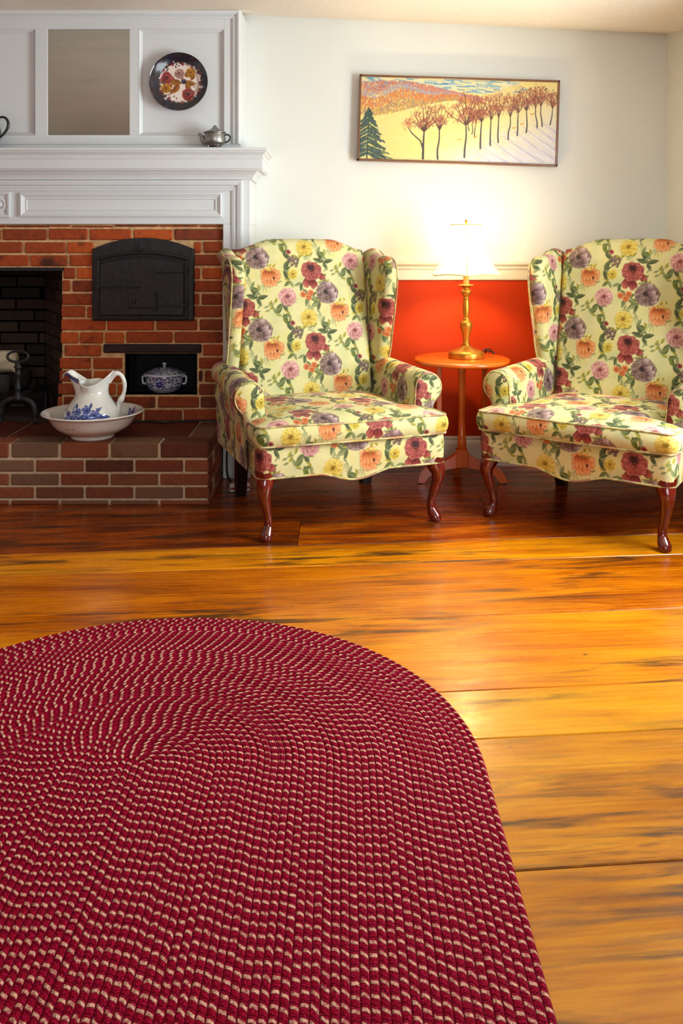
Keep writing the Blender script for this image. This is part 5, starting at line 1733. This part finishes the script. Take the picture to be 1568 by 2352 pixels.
def build_plate():
    root = empty('display_plate', (-.727, WY + .006, 1.776))
    tag(root, 'round floral display plate with dark rim hung on the white panel', 'plate')
    PR = make_plate_print()
    prof = np.array([(r, y) for r, y in curve([(.0005, .012), (.06, .012), (.082, .013), (.090, .019), (.108, .024), (.126, .030), (.1305, .033)], 120)])
    n = 260; a = np.linspace(0, 2 * PI, n, endpoint=False)
    P = np.zeros((len(prof), n, 3)); P[..., 0] = prof[:, :1] * np.cos(a); P[..., 2] = prof[:, :1] * np.sin(a); P[..., 1] = -prof[:, 1:]
    c = PR.sample(P[..., 0] + .14, P[..., 2] + .14).reshape(-1, 3)
    g = Geo(); g.grid(P, None, c, cv=True)
    B = np.array([(.1305, .033), (.130, .029), (.108, .018), (.085, .008), (.07, .003), (.06, .001), (.001, .004)])
    Q = np.zeros((len(B), n, 3)); Q[..., 0] = B[:, :1] * np.cos(a); Q[..., 2] = B[:, :1] * np.sin(a); Q[..., 1] = -B[:, 1:]
    g.grid(Q, None, lin((40, 36, 40)), cv=True)
    g.build('dish', M['plate'], root)
    root.rotation_euler = (math.radians(-1.5), 0, 0)
build_plate()

SHELF = 1.4765
def build_teapot():
    root = empty('pewter_teapot', (-.5605, 3.878, SHELF))
    tag(root, 'small grey pewter teapot at the right end of the white mantel shelf', 'teapot')
    g = Geo(); g.lathe(curve([(.0, .008), (.026, .008), (.030, .010), (.033, .015), (.044, .022), (.047, .036), (.046, .052), (.0435, .062), (.0455, .066), (.0, .066)], 60), 40)
    g.build('body', M['pewter'], root)
    g = Geo(); g.lathe([(0, .066), (.049, .066), (.0505, .069), (.046, .072), (.030, .078), (.016, .086), (.011, .090), (.009, .095), (.004, .101), (0, .102)], 36)
    g.build('lid', M['pewter'], root)
    g = Geo(); g.tube(curve([(-.038, 0, .022), (-.052, 0, .034), (-.060, 0, .052), (-.070, 0, .066)], 20), np.linspace(.014, .0065, 20), 14)
    g.build('spout', M['pewter'], root)
    g = Geo(); g.tube(curve([(.042, 0, .056), (.056, 0, .060), (.066, 0, .052), (.066, 0, .040), (.058, 0, .030), (.044, 0, .024)], 30), .0036, 10)
    g.build('handle', M['black'], root)
    for q in range(4):
        b = q * PI / 2 + .5
        g = Geo(); g.tube([(.030 * math.cos(b), .030 * math.sin(b), .012), (.033 * math.cos(b), .033 * math.sin(b), .006), (.034 * math.cos(b), .034 * math.sin(b), .0005)], [.005, .0035, .005], 10)
        g.build('foot', M['pewter'], root)
build_teapot()

def build_coffee_pot():
    root = empty('pewter_coffee_pot', (-1.556, 3.884, SHELF))
    tag(root, 'tall dark pewter pot with a black handle at the left end of the mantel shelf', 'coffee pot')
    g = Geo(); g.lathe(curve([(0, .0), (.042, .0), (.044, .003), (.036, .010), (.031, .020), (.033, .032), (.042, .048), (.044, .070), (.038, .100), (.034, .125), (.035, .140), (.037, .144), (0, .144)], 80), 40)
    g.build('body', M['dark_pewter'], root)
    g = Geo(); g.lathe([(0, .144), (.037, .145), (.034, .152), (.022, .160), (.008, .166), (.006, .172), (.009, .178), (.004, .184), (0, .185)], 32)
    g.build('lid', M['dark_pewter'], root)
    g = Geo(); g.tube(curve([(.034, 0, .134), (.050, 0, .139), (.066, 0, .134), (.077, 0, .116), (.076, 0, .094), (.064, 0, .072), (.050, 0, .056), (.040, 0, .048)], 40), np.concatenate([np.linspace(.0045, .0062, 20), np.linspace(.0062, .0040, 20)]), 12)
    g.build('handle', M['black'], root)
    g = Geo(); g.tube(curve([(-.036, 0, .045), (-.058, 0, .070), (-.064, 0, .105), (-.078, 0, .128)], 24), np.linspace(.014, .007, 24), 12)
    g.build('spout', M['dark_pewter'], root)
build_coffee_pot()

# ================================================================== ANDIRON, LOG, CORDS
def build_andiron():
    root = empty('andiron', (-1.440, 3.895, HZ + .002))
    tag(root, 'black iron andiron with a ring top in front of the firebox', 'andiron')
    I = M['iron']
    g = Geo()
    g.lathe([(0, .10), (.018, .10), (.020, .115), (.013, .122), (.012, .15), (.016, .156), (.012, .162), (.011, .215), (.016, .222), (.012, .228), (.011, .245), (.018, .252), (.012, .258), (.012, .272), (0, .274)], 20)
    g.build('shaft', I, root)
    g = Geo(); g.tube([(.046 * math.cos(t), .004 * math.sin(t), .298 + .024 * math.sin(t)) for t in np.linspace(0, 2 * PI, 48, endpoint=False)], .0058, 10, closed=True)
    g.build('ring', I, root)
    for s in (-1, 1):
        g = Geo(); g.tube(curve([(0, 0, .112), (s * .040, 0, .106), (s * .068, 0, .084), (s * .074, 0, .050), (s * .075, 0, .018), (s * .084, -.010, .0075)], 30), np.concatenate([np.linspace(.013, .0135, 22), np.linspace(.0125, .0075, 8)]), 12)
        g.tube([(s * .076, -.004, .0085), (s * .094, -.020, .0075)], [.010, .0075], 10)
        g.build('leg', I, root)
    g = Geo(); g.tube(curve([(0, .0, .118), (0, .10, .118), (0, .32, .112), (0, .36, .09), (0, .365, .006)], 30), .011, 10)
    g.build('log_bar', I, root)
    g = Geo(); g.box(-.030, .030, -.010, .010, .078, .086, .002); g.build('crossbar', I, root, smooth=False)
build_andiron()

def build_log():
    root = empty('firewood_log', (-1.66, 4.10, .500))
    tag(root, 'pale rough log lying in the dark firebox at the left edge', 'log')
    rr = np.random.RandomState(4)
    n = 40; a = np.linspace(0, 2 * PI, n, endpoint=False)
    rad = .050 * (1 + .06 * np.sin(3 * a + 1) + .04 * np.sin(7 * a))
    X = np.linspace(-.30, .13, 30)
    P = np.array([np.column_stack([np.full(n, x), (rad + rr.normal(0, .0012, n)) * np.cos(a), (rad + rr.normal(0, .0012, n)) * np.sin(a) + .01 * math.sin(x * 6)]) for x in X])
    g = Geo(); g.grid(P, cv=True)
    g.build('bark', M['log'], root)
    g = Geo()
    rows = [P[-1] * np.array((1, k, k)) + np.array((.004 * (1 - k), 0, .0)) for k in np.linspace(1, .02, 10)]
    g.grid(np.array(rows), cv=True)
    g.build('cut_end', plain('cut_wood', rgb(206, 188, 150), 0.85, var=.2, scale=60), root)
build_log()
for k, (x, y, z, r, L) in enumerate(((-1.72, 4.03, .405, .042, .36), (-1.70, 4.20, .405, .046, .40))):
    g = Geo(); n = 28; a = np.linspace(0, 2 * PI, n, endpoint=False)
    rad = r * (1 + .06 * np.sin(3 * a + k))
    rows = [np.column_stack([np.full(n, xx), rad * s * np.cos(a), rad * s * np.sin(a)]) for xx, s in ((-L / 2, .02), (-L / 2, 1), (-.05, 1.02), (.05, .98), (L / 2, 1), (L / 2 + .002, .02))]
    g.grid(np.array(rows), cv=True)
    o = g.build('charred_log', plain('charred_bark', rgb(34, 26, 20), .9, var=.4, scale=20, bump=.5), loc=(x, y, z + .005))
    tag(o, ['dark charred log resting nearest the front of the firebox', 'dark charred log resting at the back of the firebox'][k], 'log')

def build_cords():
    g = Geo()
    pts = curve([(-.93, 3.915, HZ + .006), (-.86, 3.925, HZ + .006), (-.80, 3.905, HZ + .006), (-.72, 3.925, HZ + .006), (-.64, 3.915, HZ + .010), (-.575, 3.905, HZ + .012), (-.522, 3.905, HZ + .004), (-.510, 3.915, .20), (-.512, 3.905, .10), (-.508, 3.89, .03), (-.490, 3.86, .006), (-.475, 3.80, .005), (-.468, 3.76, .006)], 120)
    g.tube(pts, .0045, 8)
    o = g.build('electric_cord', M['cord'])
    tag(o, 'black electric cord trailing along the back of the hearth to the floor', 'cord')
    root = empty('power_strip', (-.440, 3.72, 0), .25)
    tag(root, 'little white and red power plug block on the floor behind the armchair', 'power strip')
    g = Geo(); g.box(-.036, .050, -.016, .016, .001, .034, .004); g.build('housing', M['plug'], root, smooth=False)
    g = Geo(); g.box(-.034, .048, -.0175, .0175, .012, .022, .001); g.build('stripe', M['plug_red'], root, smooth=False)
build_cords()
